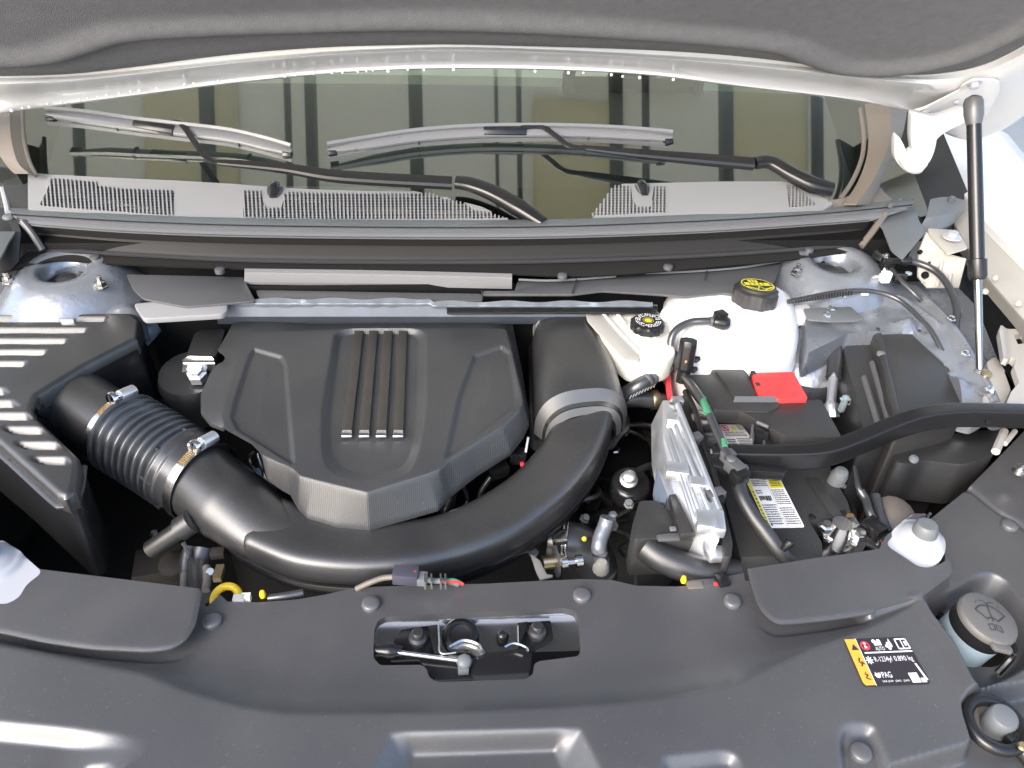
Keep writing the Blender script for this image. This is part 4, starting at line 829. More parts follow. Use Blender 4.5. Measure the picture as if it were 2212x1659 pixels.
def fs_(nm, A, B, m_): mk(nm, loft([A, [a.lerp(b, .5) + Vector((0, 0, .0004)) for a, b in zip(A, B)], B], 60), m_, rez, sharp=30)
aA = secs[-1]; aB = arch(1170, 950, 1344, 930, 0, -.03, .064); aC = arch(1176, 956, 1340, 937, 0, -.033, .058); aD = arch(1188, 964, 1330, 946, 0, -.036, .053); aE = arch(1192, 968, 1327, 950, 0, -.037, .040)
fs_('front_chamfer', aA, aB, 'cover'); fs_('collar_groove', aB, aC, 'gloss'); fs_('collar', [p + Vector((0, -.001, .003)) for p in aC], aD, 'cover'); fs_('collar_lip', aD, aE, 'gloss')
mk('cap_dome', lathe(P(1216, 712, .006), (-.08, 1, -.05), [(.050, -.028), (.050, .0), (.046, .010), (.034, .018), (0, .022)], 32), 'duct', rez)
mk('cap_bands', [ring(P(1216, 712, .006) + Vector((0, .004, 0)), (-.08, 1, -.05), .0515, .0024), ring(P(1216, 712, .006) - Vector((0, .012, 0)), (-.08, 1, -.05), .0525, .0024)], 'gray', rez)
mk('base_flange', slab(rpoly(PL([(1140, 745), (1160, 715), (1290, 712), (1318, 770), (1340, 850), (1362, 905), (1360, 930), (1340, 945), (1330, 965), (1180, 985), (1140, 960), (1142, 850)], -.032), .01), .006), 'gloss', rez, bevel=.002)
mk('recess_dot', lathe(P(1247, 768, .0535), (0, -.1, 1), [(.0085, 0), (.0085, .0012), (0, .0013)], 16), 'gloss', rez)
# ================================================================== PRINT HELPERS
class Decal:
    """maps (u, v) on a flat label (u right, v down, 0..1) to the world"""
    def __init__(s, tl, tr, br, bl, z=None, lift=.0006):
        s.q = [P(p[0], p[1], z) if z is not None else Vector(p) for p in (tl, tr, br, bl)]
        s.n = (s.q[1]-s.q[0]).cross(s.q[3]-s.q[0]).normalized()
        if s.n.z < 0: s.n = -s.n
        s.l = lift
    def at(s, u, v, k=0):
        a, b, c, d = s.q; return (a.lerp(b, u)).lerp(d.lerp(c, u), v) + s.n*(s.l*k)
    def poly(s, pts, k=1): return [s.at(u, v, k) for u, v in pts], [tuple(range(len(pts)))]
    def rect(s, u0, v0, u1, v1, k=1): return s.poly([(u0, v0), (u1, v0), (u1, v1), (u0, v1)], k)
    def line(s, pts, w_, k=1, asp=1.0):
        G = []
        for (a, b), (c, d) in zip(pts, pts[1:]):
            L = math.hypot((c-a)*asp, d-b) + 1e-9; nx, ny = -(d-b)/L*w_/2/asp, (c-a)*asp/L*w_/2
            G.append(s.poly([(a+nx, b+ny), (c+nx, d+ny), (c-nx, d-ny), (a-nx, b-ny)], k))
        return G
    def disc(s, u, v, r, asp=1.0, k=1, n=20): return s.poly([(u + r/asp*math.cos(t), v + r*math.sin(t)) for t in np.linspace(0, 2*math.pi, n+1)[:-1]], k)
    def ring(s, u, v, r, w_, asp=1.0, k=1, n=24): return s.line([(u + r/asp*math.cos(t), v + r*math.sin(t)) for t in np.linspace(0, 2*math.pi, n+1)], w_, k, asp)
    def text(s, body, u0, v0, u1, v1, k=1):
        cu = bpy.data.curves.new('txt', 'FONT'); cu.body = body; cu.resolution_u = 3; o = bpy.data.objects.new('txt', cu); COL.objects.link(o)
        dg = bpy.context.evaluated_depsgraph_get(); dg.update(); me = o.evaluated_get(dg).to_mesh()
        V = [tuple(v.co) for v in me.vertices]; F = [tuple(p.vertices) for p in me.polygons]
        o.evaluated_get(dg).to_mesh_clear(); bpy.data.objects.remove(o); bpy.data.curves.remove(cu)
        x0, x1 = min(v[0] for v in V), max(v[0] for v in V); y0, y1 = min(v[1] for v in V), max(v[1] for v in V)
        return [s.at(u0 + (v[0]-x0)/(x1-x0)*(u1-u0), v1 - (v[1]-y0)/(y1-y0)*(v1-v0), k) for v in V], F
def pr(name, geo, m, parent): return mk(name, geo, m, parent, smooth=False)

# ================================================================== TANKS
br = thg('brake_fluid_reservoir', 'cream translucent brake fluid reservoir with black ringed cap', 'reservoir', 1380, 730, .04)
mk('tank', slab(rpoly(PL([(1350, 664), (1398, 662), (1428, 672), (1450, 720), (1462, 762), (1440, 776), (1362, 776), (1300, 725), (1278, 680), (1300, 664)], .055), .012, 4), .05, grow=-.04), 'cream', br, bevel=.006, seg=3)
mk('bracket', [slab(rpoly(PL([(1265, 664), (1300, 664), (1325, 700), (1375, 758), (1385, 780), (1350, 778), (1290, 715), (1268, 690)], .058), .006, 3), .004)], 'beige', br, bevel=.001)
mk('collar_ridge', [tube(PL([(1298, 672), (1340, 720), (1385, 766)], .058), .003, 8), tube(PL([(1330, 672), (1350, 700)], .058), .003, 8)], 'cream', br)
cc = P(1400, 693, .078)
mk('neck', lathe(cc - Vector((0, 0, .03)), (0, 0, 1), [(.022, -.02), (.022, .02)], 24), 'cream', br)
cp = mk('cap', lathe(cc - Vector((0, 0, .015)), (0, 0, 1), [(.0265, 0), (.0275, .002), (.0275, .011), (.0245, .0145), (.0225, .0155), (0, .0157)], 60, lobes=12, amp=.028, lob=(0, 2)), 'gloss', br, sharp=40)
cz = cc + Vector((0, 0, .0007))
dc = Decal(cz + Vector((-.0225, .0225, 0)), cz + Vector((.0225, .0225, 0)), cz + Vector((.0225, -.0225, 0)), cz + Vector((-.0225, -.0225, 0)), lift=.0004)
G = []
for r0, n_, ln in ((.445, 30, .8), (.375, 26, .75), (.31, 20, .8)):
    for i in range(n_):
        if (i*7) % 9 == 0: continue
        a0, a1 = 2*math.pi*i/n_, 2*math.pi*(i+ln*(.6+.4*((i*5) % 3)/2))/n_; w_ = .020
        G.append(dc.poly([(.5+(r0-w_)*math.cos(a0), .5+(r0-w_)*math.sin(a0)), (.5+(r0+w_)*math.cos(a0), .5+(r0+w_)*math.sin(a0)), (.5+(r0+w_)*math.cos(a1), .5+(r0+w_)*math.sin(a1)), (.5+(r0-w_)*math.cos(a1), .5+(r0-w_)*math.sin(a1))]))
pr('white_ring_print', G, 'wprint', cp)
pr('brake_symbol', [dc.disc(.5, .5, .135)] + dc.ring(.5, .5, .19, .012) , 'yprint', cp)
pr('brake_symbol_mark', dc.ring(.5, .5, .085, .014, k=2) + dc.line([(.5, .45), (.5, .53)], .014, 2), 'kprint', cp)

ct = thg('coolant_tank', 'large milky white coolant expansion tank with a black cap', 'coolant tank', 1590, 730, .03)
up_ = [(1432, 668), (1440, 650), (1480, 640), (1560, 640), (1660, 640), (1692, 648), (1712, 668), (1722, 700), (1723, 740), (1712, 775), (1680, 800), (1620, 812), (1550, 808), (1490, 790), (1464, 758), (1462, 735), (1450, 710), (1436, 690)]
def tsec(grow_, z, sy=0):
    pts = PL(up_, .035); c = sum(pts, Vector())/len(pts); q = catmull([Vector((c.x + (p.x-c.x)*grow_, c.y + sy + (p.y-c.y)*grow_, z)) for p in pts], 4, True); return q + [q[0]]
def tank(secs):
    m_ = len(secs[0]); V = [p for s in secs for p in s[:-1]]; m_ -= 1; F = []
    for i in range(len(secs)-1):
        for k in range(m_): F.append((i*m_+k, i*m_+(k+1) % m_, (i+1)*m_+(k+1) % m_, (i+1)*m_+k))
    F.append(tuple(range(m_))); F.append(tuple((len(secs)-1)*m_ + k for k in reversed(range(m_))))
    return V, F
mk('upper_shell', tank([tsec(.40, .078, .012), tsec(.62, .076, .010), tsec(.80, .070, .006), tsec(.93, .058, .003), tsec(1.0, .040), tsec(1.0, .014), tsec(1.035, .012), tsec(1.035, .006), tsec(.985, .005)]), 'tank', ct, sharp=70)
M['tank2'] = mat('pinkish milky plastic', (.74, .64, .63), .4, sub=.2)
mk('lower_shell', tank([tsec(.985, .004), tsec(.98, -.03), tsec(.95, -.08), tsec(.90, -.085)]), 'tank2', ct, sharp=60)
mk('side_tab', slab(rpoly(PL([(1716, 660), (1745, 656), (1750, 664), (1742, 672), (1742, 690), (1722, 692)], .05), .004, 3), .012), 'tank', ct, bevel=.002)
mk('left_shoulder', slab(rpoly(PL([(1424, 672), (1440, 652), (1470, 645), (1520, 648), (1545, 690), (1475, 712), (1455, 706)], .066), .012, 4), .05), 'tank', ct, bevel=.007, seg=3)
mk('overflow_neck', lathe(P(1541, 693, .068), (0, .1, 1), [(.007, -.01), (.007, .016), (.0085, .017), (.0085, .02), (0, .02)], 14), 'tank', ct)
c2 = P(1628, 650, .078); AX = Vector((.05, .12, 1)).normalized()
mk('filler_neck', lathe(c2 - AX*.03, AX, [(.032, -.01), (.030, .02), (.030, .035)], 28), 'tank', ct)
cp2 = mk('cap', lathe(c2, AX, [(.036, -.004), (.0375, .0), (.0375, .020), (.034, .0225), (.0315, .0235), (.0315, .028), (.030, .0290), (0, .0292)], 64, lobes=8, amp=.035, lob=(0, 2)), 'plastic', ct, sharp=35)
ez = c2 + AX*.0293; ex = Vector((1, 0, -AX.x)).normalized(); ey = AX.cross(ex)
d2 = Decal(ez - ex*.032 + ey*.032, ez + ex*.032 + ey*.032, ez + ex*.032 - ey*.032, ez - ex*.032 - ey*.032, lift=.0005)
pr('warning_symbol', d2.ring(.5, .5, .42, .035) + [d2.rect(.16, .36, .30, .52), d2.rect(.33, .36, .42, .52), d2.rect(.45, .36, .55, .52), d2.rect(.58, .36, .66, .52), d2.rect(.69, .36, .84, .52), d2.rect(.32, .16, .40, .34), d2.rect(.43, .13, .49, .34), d2.rect(.52, .16, .58, .34), d2.rect(.1, .53, .9, .565)] +
   d2.line([(.38, .88), (.5, .60), (.62, .88), (.38, .88)], .03) + d2.line([(.15, .66), (.42, .82)], .06) + d2.line([(.85, .66), (.60, .82)], .06), 'yprint', cp2)

# hoses around the tank
def hose(name, label, pts, r, m='rubber', cat='hose', extra=()):
    t = thing(name, label, cat, P(*pts[len(pts)//2])); mk('hose', tube([P(*p) for p in pts], r, 14, 8), m, t)
    for nm, g_, mm in extra: mk(nm, g_, mm, t, bevel=.001 if nm in ('connector', 'clip', 'elbow') else 0)
    return t
hose('overflow_hose', 'thin black overflow hose curling from the elbow on the coolant tank', [(1548, 694, .086), (1520, 694, .086), (1490, 697, .082), (1462, 712, .074), (1450, 735, .06), (1450, 765, .04), (1455, 790, .02), (1465, 800, .0)], .0062, extra=[
    ('elbow', lathe(P(1556, 697, .086), (-.9, .1, .1), [(.009, -.014), (.012, -.006), (.010, .004), (.008, .012)], 14), 'gloss'), ('connector', box(P(1556, 684, .092), .018, .016, .016, RZ(20)), 'gloss'),
    ('clip', [lathe(P(1533, 694, .086), (1, 0, 0), [(.0075, 0), (.0082, .003), (.0075, .006)], 12), lathe(P(1540, 695, .086), (1, 0, 0), [(.008, 0), (.0088, .003), (.008, .006)], 12)], 'greyp')])
hose('heater_hose', 'fat black hose with grey bands running down left from the coolant tank', [(1462, 770, .03), (1440, 785, .025), (1415, 805, .018), (1385, 830, .008), (1352, 850, -.01), (1320, 865, -.03)], .0125, extra=[
    ('clip', [lathe(P(x, y, z), (P(1352, 850, -.01)-P(1440, 785, .025)), [(.0132, 0), (.0148, .002), (.0148, .006), (.0132, .008)], 14) for x, y, z in ((1455, 776, .028), (1443, 784, .025), (1430, 794, .022), (1412, 808, .017), (1402, 816, .014))], 'greyp')])
G = []
for k in range(9):
    a = P(1362 + k*6.5, 858 - k*3.2, .006 - k*.0005 + .004); G.append(box(a, .0015, .010, .002, RZ(-30)))
t = hose('lower_coolant_hose', 'short dark hose with a zinc clamp low beside the resonator', [(1350, 862, -.03), (1385, 862, -.03), (1430, 868, -.035), (1470, 880, -.05)], .014, extra=[('clip', [lathe(P(1405, 864, -.032), (1, .1, 0), [(.0145, 0), (.0165, .001), (.0165, .012), (.0145, .013)], 16)], 'brass')])
pr('hose_print', G, 'gprint', t)
lv = thg('level_sensor', 'black octagonal plug with an orange lock at the front of the coolant tank', 'sensor', 1487, 760, .03)
mk('body', lathe(P(1478, 800, .045), (.05, .25, 1), [(.011, -.02), (.011, .0), (.0135, .004), (.0145, .040), (.014, .050), (0, .052)], 8), 'gloss', lv, bevel=.0015, sharp=20)
mk('clip', [lathe(P(1496, 778, .06), (1, 0, .3), [(.004, 0), (.006, .005), (.003, .012)], 8), lathe(P(1490, 800, .045), (1, 0, .3), [(.004, 0), (.006, .005), (.003, .012)], 8)], 'gloss', lv)
mk('lock', [box(P(1482, 782, .064), .005, .006, .008), box(P(1481, 792, .056), .005, .005, .005)], 'orange', lv, bevel=.0008)
hose('ac_line', 'black sleeved hose curving down right of the coolant tank to a silver fitting', [(1722, 700, .03), (1750, 698, .035), (1780, 712, .03), (1800, 745, .02), (1804, 780, .01), (1800, 815, .0)], .0125, extra=[
    ('fitting', [lathe(P(1797, 850, -.01), (P(1800, 820, .0)-P(1797, 850, -.01)), [(.0075, -.02), (.0075, .03), (.005, .032), (.005, .045)], 14), lathe(P(1795, 875, -.02), (0, .7, .7), [(.012, -.02), (.012, .0), (.009, .004)], 8)], 'alu'),
    ('clip', [box(P(1822, 872, -.0), .008, .008, .03, RZ(10)), box(P(1826, 862, .012), .016, .006, .003)], 'bluep'),
    ('spring', [ring(P(1832+k*5, 866-k*2.2, .0), (1, .2, .1), .006, .0012, 12) for k in range(6)], 'gprint')])
hose('hood_release_cable', 'thick black cable looping from the cowl end down beside the big fuse box', [(1940, 562, .105), (1975, 566, .10), (2020, 585, .095), (2050, 620, .085), (2066, 665, .07), (2064, 710, .05), (2062, 770, .02), (2075, 850, -.02)], .0062, extra=[
    ('connector', [box(P(1925, 560, .108), .03, .014, .012, RZ(-8)), box(P(1900, 552, .108), .016, .02, .014, RZ(30)), lathe(P(1955, 563, .104), (1, -.1, 0), [(.008, -.01), (.009, 0), (.008, .01)], 12)], 'gloss')])
hose('corrugated_harness', 'thin ribbed black harness arching over the silver inner fender', [(1702, 652, .075), (1740, 644, .078), (1790, 634, .08), (1850, 628, .082), (1900, 632, .08), (1945, 650, .075), (1985, 685, .068), (2015, 720, .06), (2050, 790, .03), (2085, 860, -.02)], .0042, extra=[
    ('rings', [lathe(P(1712 + k*6, 650 - k*.9, .0775 + k*.0002), (1, .12, 0), [(.0052, 0), (.0052, .0015)], 8) for k in range(22)], 'rubber')])
clutter('cowl_plug_cluster', 'cluster of small black plugs at the right end of the plenum trough', 'plug', [('connector', box(P(1915, 575, .09), .022, .016, .02, RZ(10)), 'gloss'), ('connector', box(P(1945, 600, .08), .02, .014, .02, RZ(-20)), 'gloss'), ('bolt', lathe(P(1913, 555, .112), (0, 0, 1), [(.007, 0), (.007, .003), (.004, .004), (.004, .008)], 8), 'steel'), ('bolt', lathe(P(1962, 592, .088), (0, 0, 1), [(.006, 0), (.006, .003), (.004, .004)], 8), 'bluep'), ('wire', tp_([(1925, 580, .09), (1950, 610, .08), (1975, 635, .07), (1990, 650, .06)], .004), 'rubber')], 1920, 575, .09)

# ================================================================== BIG FUSE BOX (right)
fb = thg('underhood_fuse_box', 'tall black fuse box cover with vertical ribs at the right', 'fuse box', 1960, 840, .03)
q = [P(*Z('h', (360, 770))[0], .045)] + PL(Z('h', (400, 735), (470, 735), (530, 765), (570, 795), (840, 790), (900, 810), (1010, 1000), (1060, 1200), (1050, 1350), (900, 1400)), .045) + PL(Z('h', (560, 1480), (470, 1250), (430, 1000)), .045)
mk('cover', slab(rpoly(q, .008, 3), .20, grow=.02), 'boxp', fb, bevel=.005, seg=3)
mk('side_lobe', slab(rpoly(PL(Z('h', (150, 900), (230, 820), (330, 770), (380, 760), (430, 950), (480, 1200), (560, 1480), (430, 1530), (300, 1540), (260, 1300), (180, 1050)), .025), .01, 3), .18), 'plastic', fb, bevel=.006, seg=3)
for a, b in (((360, 1010), (495, 1500)), ((300, 1120), (425, 1530))):
    pa, pb = Z('h', a, b); mk('rib', tube([P(*pa, .026), P(*pb, .024)], .0055, 10, smooth=False, rh=.006), 'greyp', fb)
pa, pb = Z('h', (395, 760), (560, 1470)); mk('edge_rib', tube([P(*pa, .045), P(*pb, .045)], .006, 10, smooth=False, rh=.004), 'boxp', fb)
mk('stud', lathe(P(*Z('h', (425, 940))[0], .046), (0, 0, 1), [(.007, -.002), (.007, .002), (.004, .004)], 12), 'gray', fb)
mk('slot', box(P(*Z('h', (635, 770))[0], .047), .04, .004, .002), 'kprint', fb)
fl = thg('lower_fuse_housing', 'dark lower housing in the shade under the brace bar', 'housing', 1960, 1010, -.02)
mk('housing', slab(rpoly(PL(Z('j', (600, 180), (1300, 30), (1600, 30), (1500, 250), (1250, 340), (900, 300), (760, 330), (640, 320)), -.01), .01, 3), .08), 'plastic', fl, bevel=.006)
mk('knob', lathe(P(*Z('j', (795, 290))[0], .0), (0, -.3, 1), [(.007, 0), (.006, .004), (0, .006)], 12), 'gray', fl)
mk('pipe', [tube(PL([(1940, 985, -.02), (1948, 1010, -.03), (1958, 1020, -.035), (1968, 1036, -.05)], -.03), .004, 8)], 'greyp', fl)
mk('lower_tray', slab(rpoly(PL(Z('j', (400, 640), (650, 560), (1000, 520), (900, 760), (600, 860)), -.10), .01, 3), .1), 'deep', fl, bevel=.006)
mk('edge_strip', [tube(PL(Z('j', (1595, 40), (1520, 220)), .02), .006, 8, smooth=False), tube(PL(Z('j', (1690, 40), (1600, 150)), .02), .004, 8, smooth=False)], 'beige', fl)
mk('grey_knob', lathe(P(*Z('j', (640, 760))[0], -.06), (0, -.3, 1), [(.03, -.03), (.028, 0), (.015, .008), (0, .01)], 16), 'taupe', fl)

# ================================================================== BATTERY GROUP
fuse = thg('battery_fuse_cover', 'black moulded fuse cover on the battery, beside the red terminal cap', 'fuse cover', 1640, 880, .02)
FZ = .045
mk('upper_block', slab(rpoly(PL(Z('g', (380, 1165), (545, 1165), (560, 1115), (860, 1115), (905, 1165), (1000, 1360), (1160, 1375), (1215, 1460), (1100, 1520), (840, 1510), (590, 1500), (440, 1350), (300, 1170)), FZ), .005, 3), .018), 'boxp', fuse, bevel=.003)
mk('raised_step', slab(PL(Z('g', (590, 1130), (850, 1130), (900, 1180), (1000, 1370), (770, 1370), (690, 1250)), FZ+.003), .005), 'boxp', fuse, bevel=.002)
mk('latch_ramp', loft([PL(Z('g', (780, 1372), (1150, 1372)), FZ+.008), PL(Z('g', (750, 1455), (1215, 1458)), FZ-.004)], 10, .004), 'greyp', fuse, sharp=25)
lowp = PL(Z('i', (720, 175), (930, 180), (1000, 120), (1240, 100), (1600, 85), (1755, 370), (1770, 400), (1290, 385), (1190, 320), (1080, 260), (950, 190)), FZ-.002)
mk('lower_lid', slab(rpoly(lowp, .006, 3), .022, grow=.015), 'boxp', fuse, bevel=.004)
mk('lid_rim', slab(rpoly(PL(Z('i', (1190, 385), (1285, 430), (1300, 445), (1775, 460), (1780, 420), (1600, 150), (1240, 150)), FZ-.022), .006, 3), .008, grow=.0), 'plastic', fuse, bevel=.002)
mk('hinge_bridge', [slab(rpoly(PL(Z('i', (1055, 290), (1170, 330), (1160, 420), (1060, 390)), FZ-.006), .003, 3), .02)], 'gloss', fuse, bevel=.001)
mk('hinge_clip', [tube(PL(Z('i', (1070, 275), (1130, 300), (1165, 315)), FZ+.002), .003, 8, smooth=False), tube(PL(Z('i', (1035, 300), (1025, 380), (1015, 400)), FZ), .0018, 6), tube(PL(Z('i', (1150, 350), (1135, 400), (1128, 455)), FZ-.01), .0018, 6)], 'greyp', fuse)
rc_ = thg('positive_terminal_cap', 'bright red terminal cap on the black battery fuse cover', 'terminal cap', 1685, 835, .05)
mk('cap', slab(rpoly(PL(Z('g', (948, 1150), (1320, 1140), (1340, 1155), (1468, 1390), (1180, 1398), (1155, 1372), (1010, 1360), (975, 1280), (960, 1210)), FZ+.006), .003, 3), .018, grow=.01), 'red', rc_, bevel=.002)
mk('hinge_hook', [lathe(P(*Z('g', a)[0], FZ+.002), (0, 0, 1), [(.004, -.006), (.004, .002)], 10) for a in ((962, 1180), (975, 1245), (1005, 1330))], 'red', rc_)
mk('cap_notch', [box(P(*Z('g', (1328, 1385))[0], FZ-.000), .0015, .008, .012), box(P(*Z('g', (945, 1180))[0], FZ), .006, .008, .014), box(P(*Z('g', (985, 1290))[0], FZ), .006, .008, .014)], 'kprint', rc_)
BZ = -.028
bat = thg('car_battery', 'black car battery with white and yellow caution labels', 'battery', 1700, 1100, -.08)
bt = PL([(1560, 900), (1765, 900), (1800, 1030), (1830, 1080), (1842, 1118), (1745, 1120), (1775, 1170), (1778, 1200), (1700, 1200), (1600, 1205), (1585, 1150), (1555, 1040), (1530, 960)], BZ)
mk('case', slab(rpoly(bt, .004, 3), .16), 'boxp', bat, bevel=.002)
mk('lower_case', slab(rpoly(PL([(1545, 1120), (1580, 1215), (1760, 1215), (1860, 1180), (1850, 1100), (1800, 1030)], BZ-.035), .006, 3), .12), 'gloss', bat, bevel=.003)
mk('vent_strip', slab(PL([(1740, 1030), (1765, 1030), (1825, 1112), (1800, 1115)], BZ+.002), .004), 'boxp', bat, bevel=.001)
mk('notch_tab', [box(P(1755, 1116, BZ+.001), .008, .008, .004), box(P(1822, 1108, BZ+.001), .008, .008, .004)], 'gloss', bat, bevel=.001)
LZ_ = BZ + .0012
D1 = Decal(*Z('i', (955, 700), (1235, 690), (1465, 1140), (1160, 1145)), z=LZ_)
lab = mk('caution_label', slab(rpoly(D1.q, .003, 3), .001), 'wprint', bat)
pr('yellow_band', [D1.rect(0.0, .03, .085, 1.0), D1.rect(.60, .10, .97, .30)], 'yprint', lab)
G = []; rt = random.Random(9)
def para(D, u0, v0, u1, v1, rows, k=1, h=.5, fill=.85):
    out = []; dv_ = (v1-v0)/rows
    for r_ in range(rows):
        u = u0; v = v0 + r_*dv_; end = u1 - rt.random()*.12*(u1-u0)*(rt.random() < .5)
        while u < end:
            w_ = min(end-u, rt.uniform(.018, .06)); out.append(D.rect(u, v, u+w_, v+dv_*h*rt.uniform(.8, 1.1), k)); u += w_ + .010
    return out
G += para(D1, .12, .03, .55, .27, 7) + para(D1, .64, .13, .93, .28, 5, k=2) + para(D1, .12, .33, .3, .42, 2) + para(D1, .12, .60, .52, .97, 9) + para(D1, .57, .33, .95, .62, 8) + para(D1, .57, .66, .95, .97, 8)
G += para(D1, .14, .44, .5, .55, 1, h=.8) + [D1.disc(.14, .955, .022, asp=.9)] + [D1.rect(.535, .03, .541, .99)] + para(D1, .02, .35, .06, .95, 9, k=2)
pr('label_text', G, 'kprint', lab)
D2 = Decal(*Z('i', (755, 290), (940, 295), (1105, 505), (850, 510)), z=BZ+.004)
lab = mk('warning_label', slab(rpoly(D2.q, .003, 3), .001), 'wprint', bat)
pr('red_mark', D2.line([(.05, .06), (.30, .06), (.30, .25), (.05, .25), (.05, .06), (.30, .25)], .03) + [D2.disc(.17, .15, .05)], 'redprint', lab)
pr('yellow_mark', [D2.poly([(.42, .24), (.55, .05), (.68, .24)])], 'yprint', lab)
pr('label_text', para(D2, .06, .32, .9, .5, 3) + para(D2, .05, .58, .35, .9, 4, h=.7) + para(D2, .42, .55, .92, .92, 6) + [D2.rect(.03, .275, .97, .285)] + para(D2, .72, .05, .95, .25, 4), 'kprint', lab)
mk('shelf', slab(PL([(1530, 900), (1560, 880), (1620, 900), (1620, 990), (1550, 985)], BZ+.0025), .004), 'boxp', bat)
tm = thg('negative_terminal_clamp', 'silver clamp and bolts on the front right battery post', 'terminal', 1820, 1140, -.03)
mk('post', lathe(P(*Z('i', (1722, 1230))[0], -.05), (0, -.05, 1), [(.016, -.03), (.016, .012), (.0135, .024), (.013, .030), (0, .030)], 24), 'steel', tm, sharp=30)
mk('clamp', [slab(rpoly(PL(Z('i', (1560, 1110), (1590, 1090), (1700, 1085), (1780, 1060), (1800, 1035), (1870, 1030), (1900, 1080), (1935, 1130), (1870, 1150), (1780, 1150), (1700, 1190), (1620, 1200), (1580, 1150)), -.034), .004, 3), .007), slab(PL(Z('i', (1590, 1190), (1640, 1190), (1700, 1250), (1670, 1255), (1620, 1230)), -.042), .006)], 'steel', tm, bevel=.0015)
mk('bolt', lathe(P(*Z('i', (1632, 1155))[0], -.033), (0, -.05, 1), [(.009, 0), (.009, .006), (.006, .008), (.006, .012)], 6), 'steel', tm, sharp=20)
mk('copper_plate', slab(PL(Z('i', (1800, 1025), (1865, 1025), (1880, 1050), (1810, 1055)), -.026), .002), mat('copper brown', (.45, .28, .14), .4, metal=.8), tm, bevel=.0005)
mk('nut', [lathe(P(*Z('i', (1885, 1270))[0], -.055), (0, -.05, 1), [(.013, -.02), (.013, .014), (.010, .016), (.007, .018), (.007, .024), (0, .025)], 6)], 'steel', tm, sharp=20)
mk('lug', [slab(rpoly(PL(Z('i', (1835, 1190), (1890, 1160), (1940, 1180), (2010, 1200), (2080, 1240), (2080, 1290), (1990, 1260), (1940, 1260), (1900, 1290), (1840, 1270)), -.045), .003, 3), .006)], 'steel', tm, bevel=.0015)
mk('ground_wire', [tp_([(2060, 1255, -.05), (1870, 1165, -.06)][:0] or [(1862, 1165, -.046), (1885, 1175, -.05), (1905, 1190, -.06)], .007)], 'rubber', tm)
hd = thg('battery_hold_down', 'grey knob and strap on the right rim of the battery', 'hold-down', 1808, 1040, -.02)
mk('knob', lathe(P(*Z('i', (1735, 740))[0], -.02), (0, -.2, 1), [(.012, -.01), (.012, .01), (.009, .018), (0, .021)], 16), 'gray', hd)
mk('strap', slab(PL(Z('i', (1670, 680), (1700, 680), (1820, 800), (1800, 815), (1735, 800)), -.026), .004), 'steel', hd, bevel=.0008)
clutter('battery_side_wiring', 'orange wire and dark plugs running down the right side of the battery', 'wiring', [('wire', tp_([(1870, 1080, -.03), (1873, 1095, -.03), (1880, 1112, -.035), (1886, 1128, -.04)], .0028), 'orange'), ('wire', tp_([(1858, 1060, -.02), (1870, 1080, -.026), (1880, 1110, -.03), (1905, 1160, -.05)], .006), 'rubber'), ('wire', tp_([(1846, 1010, -.02), (1853, 1050, -.02), (1865, 1075, -.03)], .004), 'rubber'), ('wire', tp_([(1890, 1070, -.04), (1900, 1110, -.05), (1915, 1150, -.06)], .008), 'rubber'),
    ('connector', box(P(1887, 1142, -.035), .022, .028, .02, RZ(25)), 'gloss'), ('connector', box(P(1900, 1165, -.05), .016, .024, .02, RZ(20)), 'plastic'), ('tab', box(P(1908, 1172, -.045), .006, .006, .006), 'redprint')], 1880, 1110, -.03)
# positive cable / harness over the battery
hose('battery_cable_upper', 'black taped harness with green wire crossing the battery from the coolant tank', [(1466, 790, .02), (1475, 810, .035), (1500, 840, .058), (1525, 880, .062), (1545, 925, .058), (1565, 970, .052), (1580, 1000, .048), (1592, 1025, .040)], .0058, cat='harness', extra=[
    ('green_tape', [tube([P(1519, 866, .063), P(1524, 880, .065), P(1529, 894, .064)], .0052, 8), tube([P(1563, 950, .058), P(1566, 965, .057)], .004, 8), tube([P(1516, 856, .064), P(1523, 862, .065)], .003, 6)], 'green'),
    ('clip', [box(P(1588, 1010, .045), .018, .024, .016, RZ(25)), lathe(P(1579, 995, .05), (0, 0, 1), [(.007, 0), (.007, .004), (.004, .006)], 10), box(P(1572, 985, .046), .018, .014, .014, RZ(20))], 'greyp')])
hose('battery_cable_lower', 'thick satin grey conduit curving over the caution label to the front', [(1590, 1022, .035), (1596, 1048, .030), (1604, 1076, .024), (1624, 1112, .014), (1650, 1146, .004), (1682, 1188, -.012), (1712, 1222, -.03)], .0100, m='plastic', cat='harness', extra=[
    ('clip', [lathe(P(1690, 1188, .0), (.5, .1, .8), [(.004, 0), (.006, .01), (.006, .016), (.003, .018)], 8), box(P(1597, 1030, .042), .022, .016, .02, RZ(20))], 'gloss')])
